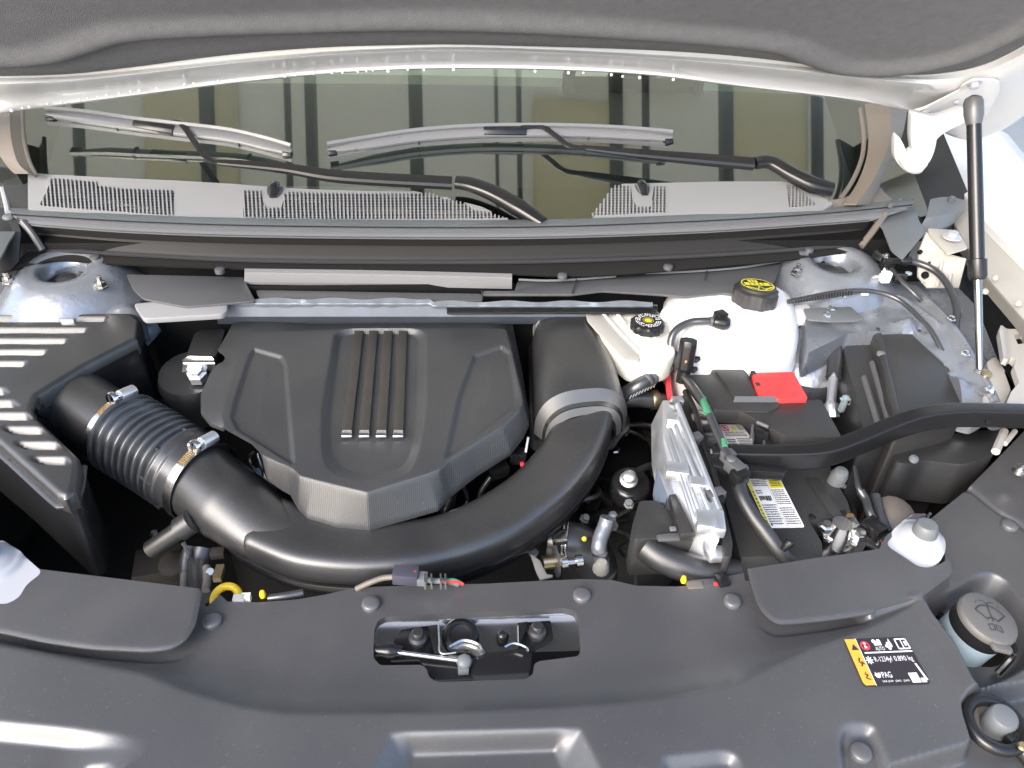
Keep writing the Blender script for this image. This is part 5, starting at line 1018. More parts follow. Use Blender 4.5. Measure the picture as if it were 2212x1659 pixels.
# engine control module with fins
em_ = thg('engine_control_module', 'tall silver finned control module standing left of the battery', 'control module', 1500, 1030, .0)
A0 = [P(*Z('i', p)[0], z) for p, z in (((290, 90), .045), ((420, 85), .045), ((770, 1080), .030), ((760, 1260), .015), ((600, 1250), .0), ((430, 1080), .0), ((300, 420), .03))]
mk('body', slab(A0, 0, vec=(-.012, -.002, -.045)), 'alu', em_, bevel=.002)
for a, b, m_, r_ in (((420, 240), (700, 900), .0, .0035), ((395, 300), (690, 1050), .0, .003), ((350, 330), (600, 1020), -.001, .004), ((330, 400), (560, 1100), -.002, .003)):
    mk('fin', tube([P(*Z('i', a)[0], .048+m_), P(*Z('i', b)[0], .034+m_)], r_, 8, smooth=False, rh=.004), 'alu', em_, bevel=.0006)
mk('edge_rail', tube([P(*Z('i', (415, 130))[0], .05), P(*Z('i', (765, 1010))[0], .034)], .004, 8, smooth=False, rh=.005), 'alu', em_)
for c_, sx, sy in (((385, 260), .022, .018), ((405, 680), .030, .022), ((575, 790), .020, .018), ((650, 1100), .026, .03), ((745, 1110), .016, .035)):
    mk('boss', box(P(*Z('i', c_)[0], .044 - .012*(c_[1]/1100)), sx, sy, .016, RZ(-12)), 'alu', em_, bevel=.0025)
mk('foot_tab', [slab(rpoly(PL(Z('i', (625, 1240), (690, 1230), (720, 1290), (790, 1290), (800, 1390), (690, 1395), (640, 1320)), .004), .003, 3), .010)], 'alu', em_, bevel=.0015)
mk('bolt', [lathe(P(*Z('i', (395, 130))[0], .047), (0, 0, 1), [(.009, -.002), (.009, .004), (.006, .006)], 6)], 'steel', em_, sharp=20)
mk('pipe_end', [box(P(1463, 866, .045), .018, .012, .01)], 'alu', em_, bevel=.002)
mk('side_plate', slab(PL(Z('i', (300, 250), (340, 420), (345, 620), (350, 780), (320, 930), (230, 940), (215, 840), (260, 540)), -.005), .01), mat('blue grey painted metal', (.14, .17, .22), .4, metal=.3), em_, bevel=.002)
cb = thg('module_connector', 'black square connector block left of the foot of the silver module', 'connector', 1420, 1130, -.02)
mk('body', slab(rpoly(PL(Z('i', (100, 920), (250, 920), (330, 1000), (430, 1010), (560, 1110), (560, 1230), (250, 1230), (60, 1240), (40, 1120)), .0), .005, 3), .07), 'boxp', cb, bevel=.004)
mk('lever', slab(PL(Z('i', (340, 870), (400, 860), (560, 1190), (440, 1200)), .014), .012), 'plastic', cb, bevel=.002)
mk('ledge', slab(PL(Z('i', (240, 1200), (430, 1180), (440, 1235), (260, 1240)), .006), .006), 'greyp', cb, bevel=.0015)
mk('tab', [box(P(*Z('i', (375, 1155))[0], .012), .008, .006, .004)], 'gray', cb, bevel=.0008)
hose('module_harness', 'thick dark harness running right from the black connector block behind the front cover', [(1395, 1180, -.02), (1430, 1205, -.025), (1480, 1225, -.03), (1530, 1235, -.035), (1590, 1240, -.04)], .019, m='plastic', cat='harness')
bk = thg('module_bracket', 'black notched plastic bracket between silver module and battery', 'bracket', 1540, 1030, .0)
mk('upright', slab(rpoly(PL(Z('i', (430, 60), (500, 40), (560, 190), (580, 330), (620, 480), (700, 600), (760, 830), (800, 960), (870, 1270), (860, 1390), (800, 1380), (770, 1100), (740, 950), (560, 520), (500, 320)), .012), .003, 3), .06), 'plastic', bk, bevel=.003)
mk('side_rail', tube(PL(Z('i', (480, 20), (560, 200), (640, 480), (700, 640), (760, 860), (770, 930)), .034), .005, 8), 'gloss', bk)
mk('clip', [box(P(*Z('i', (545, 420))[0], .036), .024, .014, .016, RZ(20)), box(P(*Z('i', (725, 880))[0], .032), .024, .014, .016, RZ(20)), box(P(*Z('i', (690, 420))[0], .01), .018, .014, .016), box(P(*Z('i', (675, 375))[0], .022), .018, .006, .004)], 'greyp', bk, bevel=.0015)
mk('upper_tray', slab(rpoly(PL(Z('i', (540, 200), (720, 260), (700, 300), (560, 310)), .03), .004, 3), .02), 'plastic', bk, bevel=.002)
mk('ring_boss', ring(P(*Z('i', (615, 235))[0], .033), (0, 0, 1), .012, .0035, 20), 'taupe', bk)
mk('red_wire', [tp_([(1443, 812, -.01), (1444, 835, -.015), (1448, 860, -.02)], .005)], 'redprint', bk)
mk('bay_tray', slab(rpoly(PL([(1560, 1010), (1580, 1080), (1615, 1190), (1650, 1222), (1600, 1225), (1570, 1160), (1540, 1060)], -.05), .006, 3), .06), 'plastic', bk, bevel=.003)
# brace bar
bb = thg('battery_brace_bar', 'long black brace bar crossing over the battery to the right edge', 'brace bar', 1850, 960, .05)
cl = [(1535, 985, .035), (1600, 987, .036), (1700, 988, .040), (1780, 982, .045), (1850, 958, .052), (1930, 925, .060), (1990, 906, .066), (2060, 897, .068), (2140, 897, .068), (2260, 900, .066)]
mk('bar', tube([P(*p) for p in cl], .0110, 24, 8, rh=.0150, power=.20), 'gloss', bb, sharp=50)
mk('highlight_flange', tube([P(x, y - 10, z + .007) for x, y, z in cl], .0045, 12, 8, rh=.0025), 'sealr', bb)  # lighter strip paints the highlight along the bar's upper edge
mk('lower_roll', tube([P(x, y + 12, z - .008) for x, y, z in cl[3:]], .0065, 12, 8), 'gloss', bb)
mk('end_plate', slab(rpoly(PL([(1530, 975), (1590, 975), (1600, 1000), (1700, 1010), (1700, 1022), (1590, 1015), (1540, 1005)], .04), .004, 3), .014), 'gloss', bb, bevel=.002)
mk('hole', lathe(P(*Z('h', (1210, 1440))[0], .0775), (0, -.8, .6), [(.0035, -.002), (.0035, .0012), (0, .0013)], 10), 'deep', bb)
mk('clip', [lathe(P(*Z('i', (955, 665))[0], .04), (0, -.5, 1), [(.006, 0), (.006, .006), (.003, .009)], 8)], 'gray', bb)
clutter('bay_bolt', 'shiny round bolt on a black lug beside the intake duct bend', 'bolt', [('bolt', lathe(P(1358, 1037, -.06), (-.1, -.35, 1), [(.0135, 0), (.0135, .003), (.010, .005), (.010, .014), (.007, .017), (0, .018)], 20), 'alu'), ('bracket', lathe(P(1362, 1050, -.08), (0, -.2, 1), [(.03, -.02), (.03, .008), (.026, .012)], 16), 'gloss')], 1358, 1037, -.06)
clutter('lower_radiator_hose', 'short fat black hose with silver clamp below the duct', 'hose', [('hose', tp_([(1190, 1165, -.13), (1225, 1172, -.13), (1260, 1185, -.14), (1285, 1215, -.17), (1290, 1240, -.2)], .032, seg=18), 'rubber'), ('clamp', [ring(P(1213, 1170, -.13), (1, -.2, 0), .033, .003, 28), ring(P(1221, 1172, -.13), (1, -.2, 0), .033, .003, 28)], 'steel'), ('housing', box(P(1208, 1160, -.095), .02, .02, .012), 'steel'), ('dot', lathe(P(1262, 1164, -.10), (0, -.3, 1), [(.004, 0), (.003, .002)], 10), 'yprint')], 1240, 1180, -.13)
clutter('bent_silver_pipe', 'bent grey metal pipe standing between duct and connector block', 'pipe', [('pipe', tp_([(1313, 1118, -.06), (1308, 1135, -.07), (1298, 1160, -.08), (1294, 1185, -.09), (1300, 1210, -.11)], .011), 'silver'), ('cap', lathe(P(1300, 1222, -.10), (0, -.3, 1), [(.012, -.01), (.009, .008), (.005, .012)], 12), 'beige')], 1300, 1160, -.08)
clutter('gear_lever_bracket', 'tan metal lever bracket with brass pin low at centre right', 'bracket', [('bracket', slab(PL(Z('r', (415, 950), (450, 960), (560, 1040), (660, 1240), (745, 1250), (750, 1275), (640, 1300), (560, 1320), (500, 1200), (450, 1040)), -.1), .004), 'beige'), ('pin', lathe(P(*Z('r', (600, 1080))[0], -.11), (1, .1, 0), [(.010, 0), (.010, .03)], 12), 'brass'), ('bolt', [lathe(P(*Z('r', (870, 1080))[0], -.11), (1, .1, 0), [(.009, 0), (.009, .008), (.005, .009), (.005, .02), (.009, .021), (.009, .03)], 12)], 'steel'), ('washer', [lathe(P(*Z('r', (780, 1060))[0], -.11), (1, .1, 0), [(.022, 0), (.022, .003)], 16)], 'greyp')], 1160, 1220, -.1)
clutter('quick_coupling', 'grey plastic coupling tube under the right hose clamp', 'coupling', [('tube', [lathe(P(*Z('q', (600, 880))[0], -.07), P(*Z('q', (860, 700))[0], -.05) - P(*Z('q', (600, 880))[0], -.07), [(.0125, 0), (.0125, .05), (.0165, .051), (.0165, .072), (.012, .074)], 20)], 'plastic'), ('bracket', slab(PL(Z('q', (960, 790), (1020, 760), (1080, 920), (1050, 1000), (1000, 840)), -.06), .004), 'greyp')], 390, 1160, -.06)
clutter('radiator_hose_group', 'dark vertical hoses and pipes behind the left front plate', 'hose', [('hose', tp_([(412, 1180, -.08), (405, 1210, -.09), (405, 1250, -.1), (410, 1290, -.1)], .010), 'rubber'), ('hose', tp_([(440, 1185, -.07), (432, 1220, -.08), (432, 1260, -.08), (435, 1290, -.08)], .014), 'rubber'), ('edge', tp_([(398, 1240, -.05), (396, 1262, -.05), (395, 1280, -.05)], .004), 'taupe'), ('edge', tp_([(446, 1225, -.05), (448, 1250, -.05), (444, 1275, -.05)], .005), 'taupe'),
    ('block', box(P(345, 1225, -.12), .06, .05, .03, RZ(10)), 'dark_brown'), ('block', box(P(470, 1195, -.07), .018, .014, .01, RZ(5)), 'dark_brown'), ('block', lathe(P(375, 1222, -.11), (0, -.4, 1), [(.02, -.01), (.018, .01), (0, .012)], 14), 'dark_brown'), ('bolt', lathe(P(456, 1238, -.05), (0, -.4, 1), [(.006, 0), (.005, .006)], 8), 'steel'), ('clip', box(P(473, 1238, -.05), .010, .022, .008), 'brass')], 420, 1220, -.08)
dip = thg('dipstick_ring', 'yellow plastic dipstick ring behind the front cover', 'dipstick', 490, 1275, -.02)
mk('handle', ring(P(489, 1293, -.05), (0, -.45, 1), .0150, .0048, 36, s2=12), 'yellow', dip)
mk('stem', tube([P(498, 1306, -.055), P(505, 1316, -.08)], .005, 8, smooth=False), 'kprint', dip)
clutter('front_wiring_left', 'small clear clips, yellow tip and grey sleeve behind the front cover', 'wiring', [('clip', box(P(517, 1295, -.022), .013, .008, .010), 'gprint'), ('clip', box(P(532, 1292, -.022), .010, .008, .010), 'cream'), ('tip', lathe(P(568, 1290, -.02), (0, .2, 1), [(.003, 0), (.004, .004), (.0025, .009), (0, .010)], 10), 'yellow'), ('sleeve', tp_([(580, 1292, -.024), (610, 1288, -.022), (640, 1283, -.022), (655, 1280, -.022)], .0045), 'rubber')], 560, 1290, -.02)
clutter('latch_connector', 'grey-violet plug with red lock and thin wires above the latch opening', 'connector', [('wire', tp_([(770, 1272, -.02), (800, 1258, -.01), (830, 1248, -.005), (865, 1246, .0)], .0035), 'taupe'), ('housing', box(P(877, 1243, .0), .030, .018, .016, RZ(-8)), mat('violet grey plastic', (.05, .05, .07), .45)), ('housing', box(P(905, 1250, -.002), .02, .014, .012, RZ(-8)), 'gray'), ('tab', box(P(897, 1236, .006), .005, .005, .004), 'red'), ('wire', tp_([(915, 1252, -.002), (940, 1255, -.004), (965, 1255, -.006), (990, 1262, -.012)], .0035), 'gray'), ('wire', tp_([(955, 1256, -.004), (985, 1256, -.006), (1000, 1262, -.012)], .0022), 'red'), ('wire', tp_([(955, 1254, -.003), (980, 1252, -.004), (998, 1260, -.01)], .0018), 'green'), ('tie', [box(P(x, 1256, -.002), .002, .012, .014) for x in (918, 932, 952, 962)], 'steel')], 880, 1245, 0)
clutter('front_wiring_right', 'small yellow tip and clear plug behind the front cover left of the battery', 'wiring', [('tip', lathe(P(1476, 1258, -.02), (0, .2, 1), [(.003, 0), (.004, .004), (.0025, .009), (0, .010)], 10), 'yellow'), ('connector', box(P(1520, 1264, -.026), .030, .012, .010, RZ(2)), 'greyp'), ('connector', box(P(1500, 1266, -.022), .02, .012, .008), 'taupe'), ('tab', box(P(1546, 1262, -.02), .005, .005, .004), 'red'), ('connector', box(P(1560, 1256, -.02), .014, .018, .012, RZ(10)), 'gloss')], 1510, 1260, -.02)
# ================================================================== RADIATOR COVER
rcv = thg('radiator_cover', 'wide dark grey plastic cover across the front with latch opening and push pins', 'radiator cover', 1000, 1400, 0)
BW = -.012
rear = [(-480, 1165), (-260, 1190), (-60, 1215), (0, 1222), (86, 1230), (250, 1250), (430, 1272), (438, 1284), (475, 1284), (492, 1300), (560, 1301), (640, 1295), (700, 1285), (759, 1271), (820, 1267), (876, 1265), (1048, 1261), (1160, 1255), (1254, 1251), (1322, 1253), (1374, 1265), (1460, 1267), (1556, 1261), (1566, 1246), (1607, 1237), (1618, 1229), (1762, 1206), (1850, 1194), (1900, 1186), (1912, 1160), (1975, 1110), (2004, 1110), (2096, 1037), (2126, 1008), (2212, 921), (2380, 740), (2460, 690), (2640, 860)]
front_ = [(2700, 1100), (2700, 1900), (-480, 1900), (-480, 1210)]
zr = lambda x, y: 0.0
BW = -.019
latch = rpoly(PL([(808, 1360), (816, 1340), (832, 1331), (1014, 1323), (1219, 1313), (1242, 1320), (1251, 1344), (1255, 1399), (1250, 1416), (1165, 1427), (1154, 1433), (1151, 1457), (1134, 1468), (945, 1474), (928, 1464), (921, 1443), (911, 1435), (821, 1436), (806, 1419)], BW), .003, 3)
bs_r = rpoly(PL(Z('j', (540, 1060), (600, 980), (700, 930), (860, 800), (960, 780), (1050, 850), (1110, 960), (1130, 1080), (1100, 1180), (1000, 1240), (900, 1262), (820, 1245), (740, 1190)), 0), .012, 4)
wash = rpoly(PL(Z('m', (1575, 300), (1960, 70), (2060, 60), (2150, 110), (2330, 330), (2400, 500), (2300, 640), (1960, 830), (1900, 830), (1800, 600)), 0), .022, 5)
wash_fl = rpoly(PL(Z('m', (1600, 330), (1960, 105), (2045, 110), (2120, 160), (2270, 360), (2320, 500), (2230, 600), (1965, 780), (1900, 760), (1800, 570)), 0), .02, 5)
wash_hole = [P(2112, 1350, -.03) + Vector((.041*math.cos(a)*1.0, .041*math.sin(a), 0)) for a in np.linspace(0, 2*math.pi, 33)[:-1]]
crest = PL([(-800, 1392), (-200, 1385), (0, 1396), (173, 1430), (312, 1458), (398, 1493), (520, 1527), (624, 1543), (759, 1542), (900, 1541), (1048, 1536), (1219, 1529), (1350, 1519), (1464, 1505), (1590, 1477), (1762, 1399), (1882, 1357), (1985, 1300), (1990, 1290), (2064, 1385), (2122, 1480), (2079, 1522), (2500, 1700), (2300, 2600), (-800, 2600), (-800, 1392)], 0)
lpl = rpoly(PL([(-600, 1120), (-300, 1160), (0, 1150), (86, 1180), (440, 1245), (433, 1300), (422, 1352), (400, 1385), (370, 1402), (320, 1408), (200, 1402), (100, 1388), (0, 1366), (-300, 1330), (-600, 1290)], .002), .012, 4)
rpl = rpoly(PL([(1600, 1150), (2000, 1080), (2060, 1240), (1990, 1292), (1890, 1318), (1885, 1325), (1800, 1338), (1730, 1345), (1680, 1348), (1650, 1325), (1634, 1300), (1616, 1237)], .002), .012, 4)
groove_l = PL([(-300, 1338), (0, 1372), (100, 1395), (200, 1409), (320, 1415), (372, 1409), (404, 1390), (427, 1355), (437, 1305), (440, 1280)], -.003)
groove_r = PL([(1612, 1238), (1630, 1300), (1647, 1328), (1678, 1352), (1730, 1352), (1800, 1345), (1850, 1338), (1882, 1330)], -.003)
trap = PL(Z('l', (400, 1150), (1600, 1120), (1720, 1359), (1850, 1600), (150, 1600), (300, 1359)), -.002)
trap_in = PL(Z('l', (540, 1290), (1440, 1260), (1500, 1450), (1560, 1650), (440, 1650), (500, 1450)), -.026)
pk1 = rpoly(PL([(1806, 1598), (1815, 1572), (1830, 1565), (1865, 1564), (1890, 1572), (1899, 1590), (1930, 1665), (1940, 1720), (1830, 1730), (1812, 1650)], -.004), .008, 4)
pk2 = rpoly(PL([(1425, 1650), (1432, 1640), (1556, 1624), (1585, 1630), (1600, 1648), (1625, 1750), (1430, 1750)], -.004), .010, 4)
pk3 = rpoly(PL([(160, 1665), (172, 1648), (190, 1643), (235, 1645), (250, 1665), (262, 1750), (150, 1750)], -.004), .010, 4)
wht = PL([(-300, 1545), (-100, 1552), (0, 1562), (120, 1573), (250, 1588), (330, 1604), (300, 1640), (200, 1700), (0, 1750), (-300, 1750)], -.004)
wln = PL([(-300, 1545), (-100, 1552), (0, 1562), (120, 1573), (250, 1588), (330, 1604)], -.003)
seam = PL([(2096, 1034), (2108, 1032), (2135, 1055), (2170, 1082), (2212, 1106), (2300, 1170)], 0)
rgt = PL([(2122, 1480), (2095, 1500), (2082, 1520), (2086, 1545), (2103, 1600), (2095, 1612), (1933, 1657), (1900, 1740), (2000, 2100), (2900, 1800), (2700, 1300), (2300, 1440)], -.002)
def hr(X, Y):
    dc_ = sdf(crest, X, Y); t = np.clip(dc_/.075, 0, 1); z = -.020*(1-(1-t)**2.6)
    z = z - .0015*ss(0, -.01, dc_)*0
    # long gentle fall of the front apron towards the grille
    yfr = P(1000, 1560, 0).y
    z = z - np.where(dc_ < 0, .35*np.clip(yfr-Y-.05, 0, 1)**1.6, 0)
    d = sdf(rpl, X, Y); k = ss(-.0025, .0025, d); xr = P(1888, 1330).x
    z = z*k + .003*(1-k)
    pit = 1 - ss(xr-.012, xr, X); z = z*(1-pit*(1-ss(.0018, .0040, d))) - .020*pit*(1-ss(.0018, .0040, d))
    d = sdf(lpl, X, Y); k = ss(.0018, .0040, d); z = z*k - .020*(1-k)
    # hollow fade so the left plate keeps its dark lower edge
    do, di = sdf(trap, X, Y), sdf(trap_in, X, Y)
    z -= .022*np.where(di < 0, 1, np.where(do > 0, 0, (-do)/(-do+np.maximum(di, 0)+1e-6)))
    for pk in (pk1, pk2, pk3):
        d = sdf(pk, X, Y); z -= .009*ss(0, -.010, d)
    d = sdf(wash, X, Y); d_ = sdf(wash_fl, X, Y); z -= .034*np.where(d_ < 0, 1, np.where(d > 0, 0, (-d)/(-d+np.maximum(d_, 0)+1e-6)))
    d = sdf(wht, X, Y); dl = sdl(wln, X, Y); z -= .013*ss(.0, -.011, dl)*0 + .014*np.clip(dl/.012, 0, 1)*(d < 0)*ss(P(330, 1604).x, P(120, 1600).x, X)
    z -= .006*np.exp(-(sdl(seam, X, Y)/.004)**2)
    # wavy soft highlights of a thin moulding
    z += .0006*np.sin(X*17+1.1)*np.sin(Y*13) + .0012*np.exp(-(((X-P(1290, 1290).x)/.05)**2+((Y-P(1290, 1290).y)/.04)**2))
    z += .004*np.exp(-(sdl([P(1985, 1300), P(2060, 1400), P(2110, 1500)], X, Y)/.012)**2)
    d = sdf(rgt, X, Y); z -= .030*ss(.0015, -.0015, d)
    return z
hz1 = lambda x, y: .003 if (x < P(444, 1300).x or x > P(1608, 1240).x) else float(hr(np.array([x]), np.array([y]))[0])
outer = [Vector((p.x, p.y, 0)) for p in PF(rear, hz1) + PL(front_, 0)]
sheet('cover_shell', outer, [latch, bs_r, wash_hole], hr, .0017, 'cover', rcv, skirt=.010, bl=2, sharp=42)
def hpl(X, Y): return .0034 + 0*X - .0022*np.exp(-(np.minimum(sdf(lpl, X, Y), 0)/.004)**2)*0
sheet('side_panel', lpl, [], lambda X, Y: .0036 - .0016*ss(-.004, 0, sdf(lpl, X, Y)), .002, 'cover', rcv, skirt=.0022, bl=1, sharp=50, clip=outer)
rpl2 = [p for p in rpl]
sheet('side_panel', rpl2, [bs_r], lambda X, Y: .0036 - .0016*ss(-.004, 0, sdf(rpl, X, Y))*(X < P(1888, 1330).x), .002, 'cover', rcv, skirt=.0022, bl=1, sharp=50, clip=outer)
pn = None
for q, z_ in (((458, 1340), -.010), ((801, 1303), -.012), ((1257, 1284), -.012), ((1583, 1297), -.012), ((2182, 1133), .001), ((1861, 1624), -.010)):
    c = PF([q], lambda x, y: float(hr(np.array([x]), np.array([y]))[0]) + .0035)[0]
    if pn is None: pn = mk('push_pin', lathe(c, (0, 0, 1), [(.0108, -.010), (.0108, -.001), (.0104, .0010), (.009, .0024), (.005, .0032), (0, .0034)], 28), 'pinm', rcv, sharp=50); pc0 = _W[pn.name] - c
    else: part_copy(pn, rcv, c + pc0)
mk('metal_stud', lathe(P(2203, 1016, .004), (0, 0, 1), [(.010, -.003), (.010, .001), (.006, .002), (.006, .008), (.003, .010)], 12), 'steel', rcv)
# latch
la = thg('hood_latch', 'black hood latch with steel rod inside the cover opening', 'hood latch', 1030, 1400, -.05)
cbz = [(1326, -.029), (1338, -.032), (1352, -.041), (1367, -.056), (1388, -.082), (1420, -.11)]
mk('crossbar', loft([[P(x, y0 - (x-800)*.032, z0) for x in np.linspace(770, 1300, 12)] for y0, z0 in cbz], 40), mat('glossy dark blue grey bar', (.42, .45, .52), .2, metal=.85), la, sharp=60)
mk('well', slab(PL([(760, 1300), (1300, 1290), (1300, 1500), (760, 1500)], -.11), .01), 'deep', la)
mk('back_plate', slab(rpoly(PL([(865, 1360), (948, 1348), (950, 1412), (1120, 1405), (1118, 1345), (1190, 1340), (1196, 1380), (1150, 1405), (1150, 1460), (940, 1470), (905, 1425), (842, 1428), (850, 1385)], -.036), .003, 3), .004), 'gloss', la, bevel=.001)
for a in ((903, 1380), (1160, 1366)):
    c = P(a[0], a[1], -.032); mk('bolt', [lathe(c, (0, 0, 1), [(.010, -.006), (.011, .0), (.0105, .003), (.007, .005), (.007, .011), (.0055, .013), (0, .0135)], 20)], 'plastic', la)
mk('side_flange', [slab(PL([(924, 1352), (948, 1348), (950, 1412), (938, 1410)], -.026), .004), slab(PL([(1117, 1345), (1140, 1342), (1136, 1360), (1121, 1395)], -.026), .004)], 'gloss', la, bevel=.0008)
mk('flange_edge', [tube(PL([(947, 1350), (949, 1385), (952, 1411), (985, 1410)], -.025), .0011, 6), tube(PL([(1118, 1352), (1119, 1395)], -.025), .0011, 6)], 'steel', la)
mk('rod', tube([P(860, 1409, -.026), P(995, 1427, -.028)], .0026, 10, smooth=False), 'chrome', la)
mk('cable_end', lathe(P(838, 1406, -.028), (1, -.1, 0), [(.006, -.02), (.007, -.006), (.0085, .0), (.0085, .006), (.006, .010), (.006, .016)], 14), 'gloss', la)
mk('rod_clip', [lathe(P(1003, 1430, -.026), (0, -.4, 1), [(.008, -.006), (.009, .0), (.008, .006), (.004, .008)], 8), box(P(1001, 1445, -.03), .012, .01, .01)], 'gray', la, bevel=.001)
mk('pawl', [slab(rpoly(PL([(965, 1400), (1000, 1385), (1035, 1392), (1050, 1410), (1030, 1420), (1015, 1404), (990, 1402)], -.028), .003, 3), .005), tube(PL([(970, 1398), (1000, 1383), (1030, 1390), (1040, 1404)], -.024), .0016, 6), tube(PL([(1090, 1398), (1110, 1390), (1135, 1398), (1140, 1408)], -.024), .0016, 6)], 'steel', la)
mk('latch_body', [slab(rpoly(PL([(1040, 1410), (1130, 1398), (1150, 1415), (1145, 1455), (1020, 1462), (1010, 1430)], -.030), .005, 3), .02), lathe(P(995, 1372, -.04), (0, -.2, 1), [(.022, -.01), (.022, .0), (.018, .004), (.012, .005), (.012, .002)], 24), lathe(P(1085, 1378, -.036), (0, -.2, 1), [(.007, -.01), (.0075, .004), (.005, .010), (0, .012)], 12)], 'gloss', la, bevel=.0015)
# bump stops
def bump(label, pts, cx, cy, zt):
    t = thg('bump_stop', label, 'bump stop', cx, cy, zt, 'bump stops')
    pl_ = rpoly(PL(pts, zt), .006, 3)
    c = P(cx, cy, zt)
    sheet('plate', pl_, [], lambda X, Y: zt - .005*ss(.024, .028, np.hypot(X-c.x, Y-c.y)) + .004*ss(.021, .017, np.hypot(X-c.x, Y-c.y)) - .005*ss(.033, .038, np.hypot(X-c.x, Y-c.y)), .0025, 'whitep', t, skirt=.012, bl=1, sharp=40)
    mk('rubber', lathe(c - Vector((0, 0, .006)), (-.05, .05, 1), [(.0135, 0), (.0150, .006), (.0148, .016), (.0135, .022), (.0115, .025), (.005, .026), (0, .025)], 28), 'gray', t)
    return t
bump('white bracket with grey rubber stop at the right of the front cover', Z('j', (540, 960), (820, 715), (895, 780), (1010, 870), (1075, 970), (1095, 1060), (1060, 1140), (980, 1190), (910, 1207), (830, 1212), (800, 1232), (660, 1130), (660, 1085)), 1996, 1156, .012)
bump('white bracket with dark rubber stop cut off by the left edge', Z('k', (-120, 280), (0, 215), (120, 290), (235, 390), (230, 415), (145, 480), (100, 560), (20, 600), (-60, 590), (-160, 480)), -30, 1205, .014)
# washer filler
wf = thg('washer_reservoir', 'washer fluid filler neck with taupe cap in the cover recess', 'washer reservoir', 2117, 1352, -.02)
wc = P(2138, 1333, .008); wax = Vector((.18, -.12, 1)).normalized()
mk('neck', lathe(wc - wax*.05, wax, [(.0315, -.05), (.0315, .034), (.030, .038)], 36), 'bluep', wf)
mk('neck_band', lathe(wc - wax*.016, wax, [(.0320, -.010), (.0325, -.008), (.0325, .008), (.031, .009)], 36), 'gloss', wf)
wcap = mk('cap', lathe(wc - wax*.006, wax, [(.0330, -.003), (.0338, .0), (.0338, .003), (.032, .0060), (.027, .0078), (0, .0080)], 48), 'cap', wf)
ez = wc + wax*.0022; ex = Vector((math.cos(R(-12)), math.sin(R(-12)), 0)); ex = (ex - wax*ex.dot(wax)).normalized(); ey = wax.cross(ex)
D = Decal(ez - ex*.031 + ey*.031, ez + ex*.031 + ey*.031, ez + ex*.031 - ey*.031, ez - ex*.031 - ey*.031, lift=.0006)
fanp = [(.5 + .34*math.sin(a), .62 - .34*math.cos(a)) for a in np.linspace(-1.0, 1.0, 9)]
fan2 = [(.5 + .12*math.sin(a), .66 - .12*math.cos(a)) for a in np.linspace(-1.0, 1.0, 5)]
pr('washer_symbol', D.line(fanp + list(reversed(fan2)) + [fanp[0]], .022) + D.line([(.5, .62), (.5, .30), (.5, .24)], .02) + D.line([(.5, .24), (.42, .19), (.34, .20)], .014) + D.line([(.5, .24), (.58, .19), (.66, .20)], .014) + D.line([(.30, .23), (.26, .28)], .014) + D.line([(.70, .23), (.74, .28)], .014) +
   D.line([(.38, .70), (.48, .68), (.48, .80), (.38, .82), (.38, .70)], .016) + D.line([(.52, .68), (.62, .70), (.62, .82), (.52, .80), (.52, .68)], .016) + D.line([(.55, .735), (.60, .74)], .014), 'kprint', wcap)
mk('cap_tab', slab(rpoly([ez + ex*a + ey*b - wax*.004 for a, b in ((-.010, -.028), (.014, -.028), (.016, -.040), (-.007, -.040))], .004, 3), .006), 'cap', wf, bevel=.0015)
mk('strap', [tube([wc + ex*.032 - ey*.016 - wax*.01, wc + ex*.038 - ey*.024 - wax*.03, wc + ex*.030 - ey*.036 - wax*.05], .004, 8)], 'gloss', wf)
# headlamp aiming boss
hb = thg('headlamp_mount', 'grey knob in a dark ring at the bottom right corner', 'headlamp mount', 2145, 1560, -.02)
mk('ring', [ring(P(2148, 1565, -.012), (0, -.1, 1), .0265, .0065, 44, s2=14)], 'gloss', hb)
mk('flange', lathe(P(2145, 1562, -.035), (0, -.1, 1), [(.025, 0), (.025, .006), (.018, .008), (.016, .004), (0, .004)], 36), 'taupe', hb)
mk('knob', lathe(P(2155, 1562, -.02), (0, -.1, 1), [(.0145, -.01), (.0145, .014), (.0125, .017), (.008, .018), (0, .0182)], 28), 'gray', hb)
mk('arm', tube(PL([(2182, 1590, -.02), (2210, 1620, -.02), (2260, 1680, -.03)], -.02), .010, 10), 'gloss', hb)
mk('lug', [lathe(P(2208, 1613, -.006), (0, 0, 1), [(.005, 0), (.004, .003)], 10)], 'brass', hb)
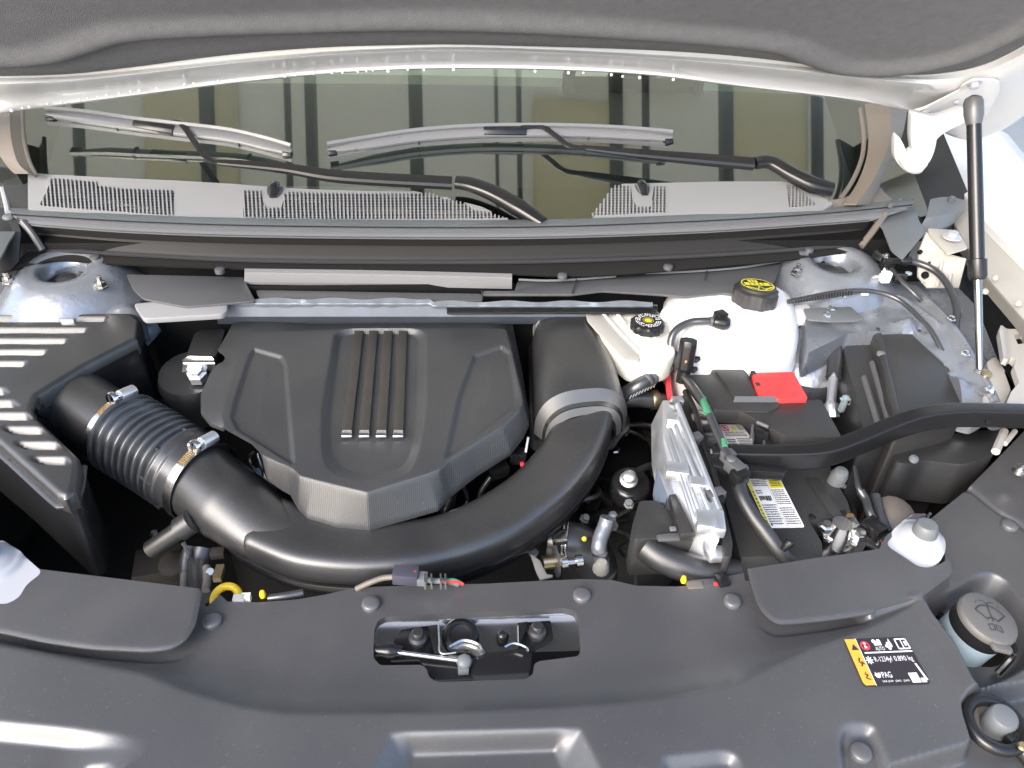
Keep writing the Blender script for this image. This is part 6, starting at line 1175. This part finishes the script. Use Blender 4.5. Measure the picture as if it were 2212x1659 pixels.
# air conditioning sticker
D = Decal(*Z('n', (300, 358), (1200, 320), (1590, 1010), (600, 1052)), z=.0008, lift=.0005)
stk = mk('service_label', slab(rpoly([D.at(0, 0), D.at(1, 0), D.at(1, 1), D.at(0, 1)], .004, 4), .0006), 'sticker', rcv)
pr('orange_band', [D.poly([(.006, .01), (.175, .01), (.175, .985), (.03, .985), (.006, .93)])], 'orange', stk)
pr('warning_triangle', [D.poly([(.05, .255), (.105, .12), (.165, .255)], 2)], 'kprint', stk)
pr('flame_mark', D.line([(.11, .42), (.08, .50), (.12, .56), (.09, .60)], .03, 2, 1.4) + D.line([(.12, .50), (.15, .56)], .03, 2, 1.4) + D.line([(.08, .76), (.13, .78), (.08, .84), (.14, .88)], .025, 2, 1.4) + [D.disc(.105, .73, .014, 1.4, 2)], 'kprint', stk)
pr('white_rule', [D.rect(.178, .0, .188, 1.0), D.rect(.23, .305, .985, .335)], 'wprint', stk)
pr('prohibition_mark', D.ring(.29, .165, .085, .03, 1.35) + D.line([(.245, .11), (.335, .22)], .025, 2, 1.35), 'redprint', stk)
pr('symbols', [D.disc(.29, .12, .028, 1.35), D.rect(.272, .13, .31, .22), D.disc(.455, .08, .045, 1.35), D.disc(.53, .08, .045, 1.35), D.rect(.44, .10, .56, .17), D.text('AUTO', .43, .20, .575, .28)] +
   [D.disc(.66 + .032*math.cos(a), .19 + .05*math.sin(a), .035, 1.35) for a in (0, 1.6, 3.1, 4.7)] + [D.poly([(.66, .17), (.70, .02), (.72, .17)])] +
   D.line([(.80, .05), (.97, .05), (.98, .26), (.80, .26), (.80, .05)], .03, 1, 1.35) + D.line([(.885, .05), (.885, .26)], .022, 1, 1.35) + [D.rect(.92, .10, .955, .20)] +
   [g_ for k in range(4) for g_ in D.line([(.255 + .055*math.cos(k*math.pi/4), .475 + .085*math.sin(k*math.pi/4)), (.255 - .055*math.cos(k*math.pi/4), .475 - .085*math.sin(k*math.pi/4))], .022, 1, 1.35)] +
   [D.disc(.275, .80, .05, 1.35), D.poly([(.225, .80), (.25, .72), (.27, .80)]), D.disc(.30, .77, .03, 1.35)], 'wprint', stk)
pr('lettering', [D.text('R-1234yf', .335, .41, .61, .55), D.text('0.890 kg', .64, .41, .93, .55), D.text('PAG', .335, .73, .48, .85), D.text('SAE J639', .30, .90, .46, .95), D.text('J2842', .49, .90, .58, .95), D.text('J2845', .61, .90, .70, .95)], 'wprint', stk)
pr('data_block', [D.rect(.735, .77, .865, .97), D.rect(.88, .88, .95, .97), D.poly([(.91, .58), (.94, .58), (.985, .93), (.95, .93)])], 'wprint', stk)
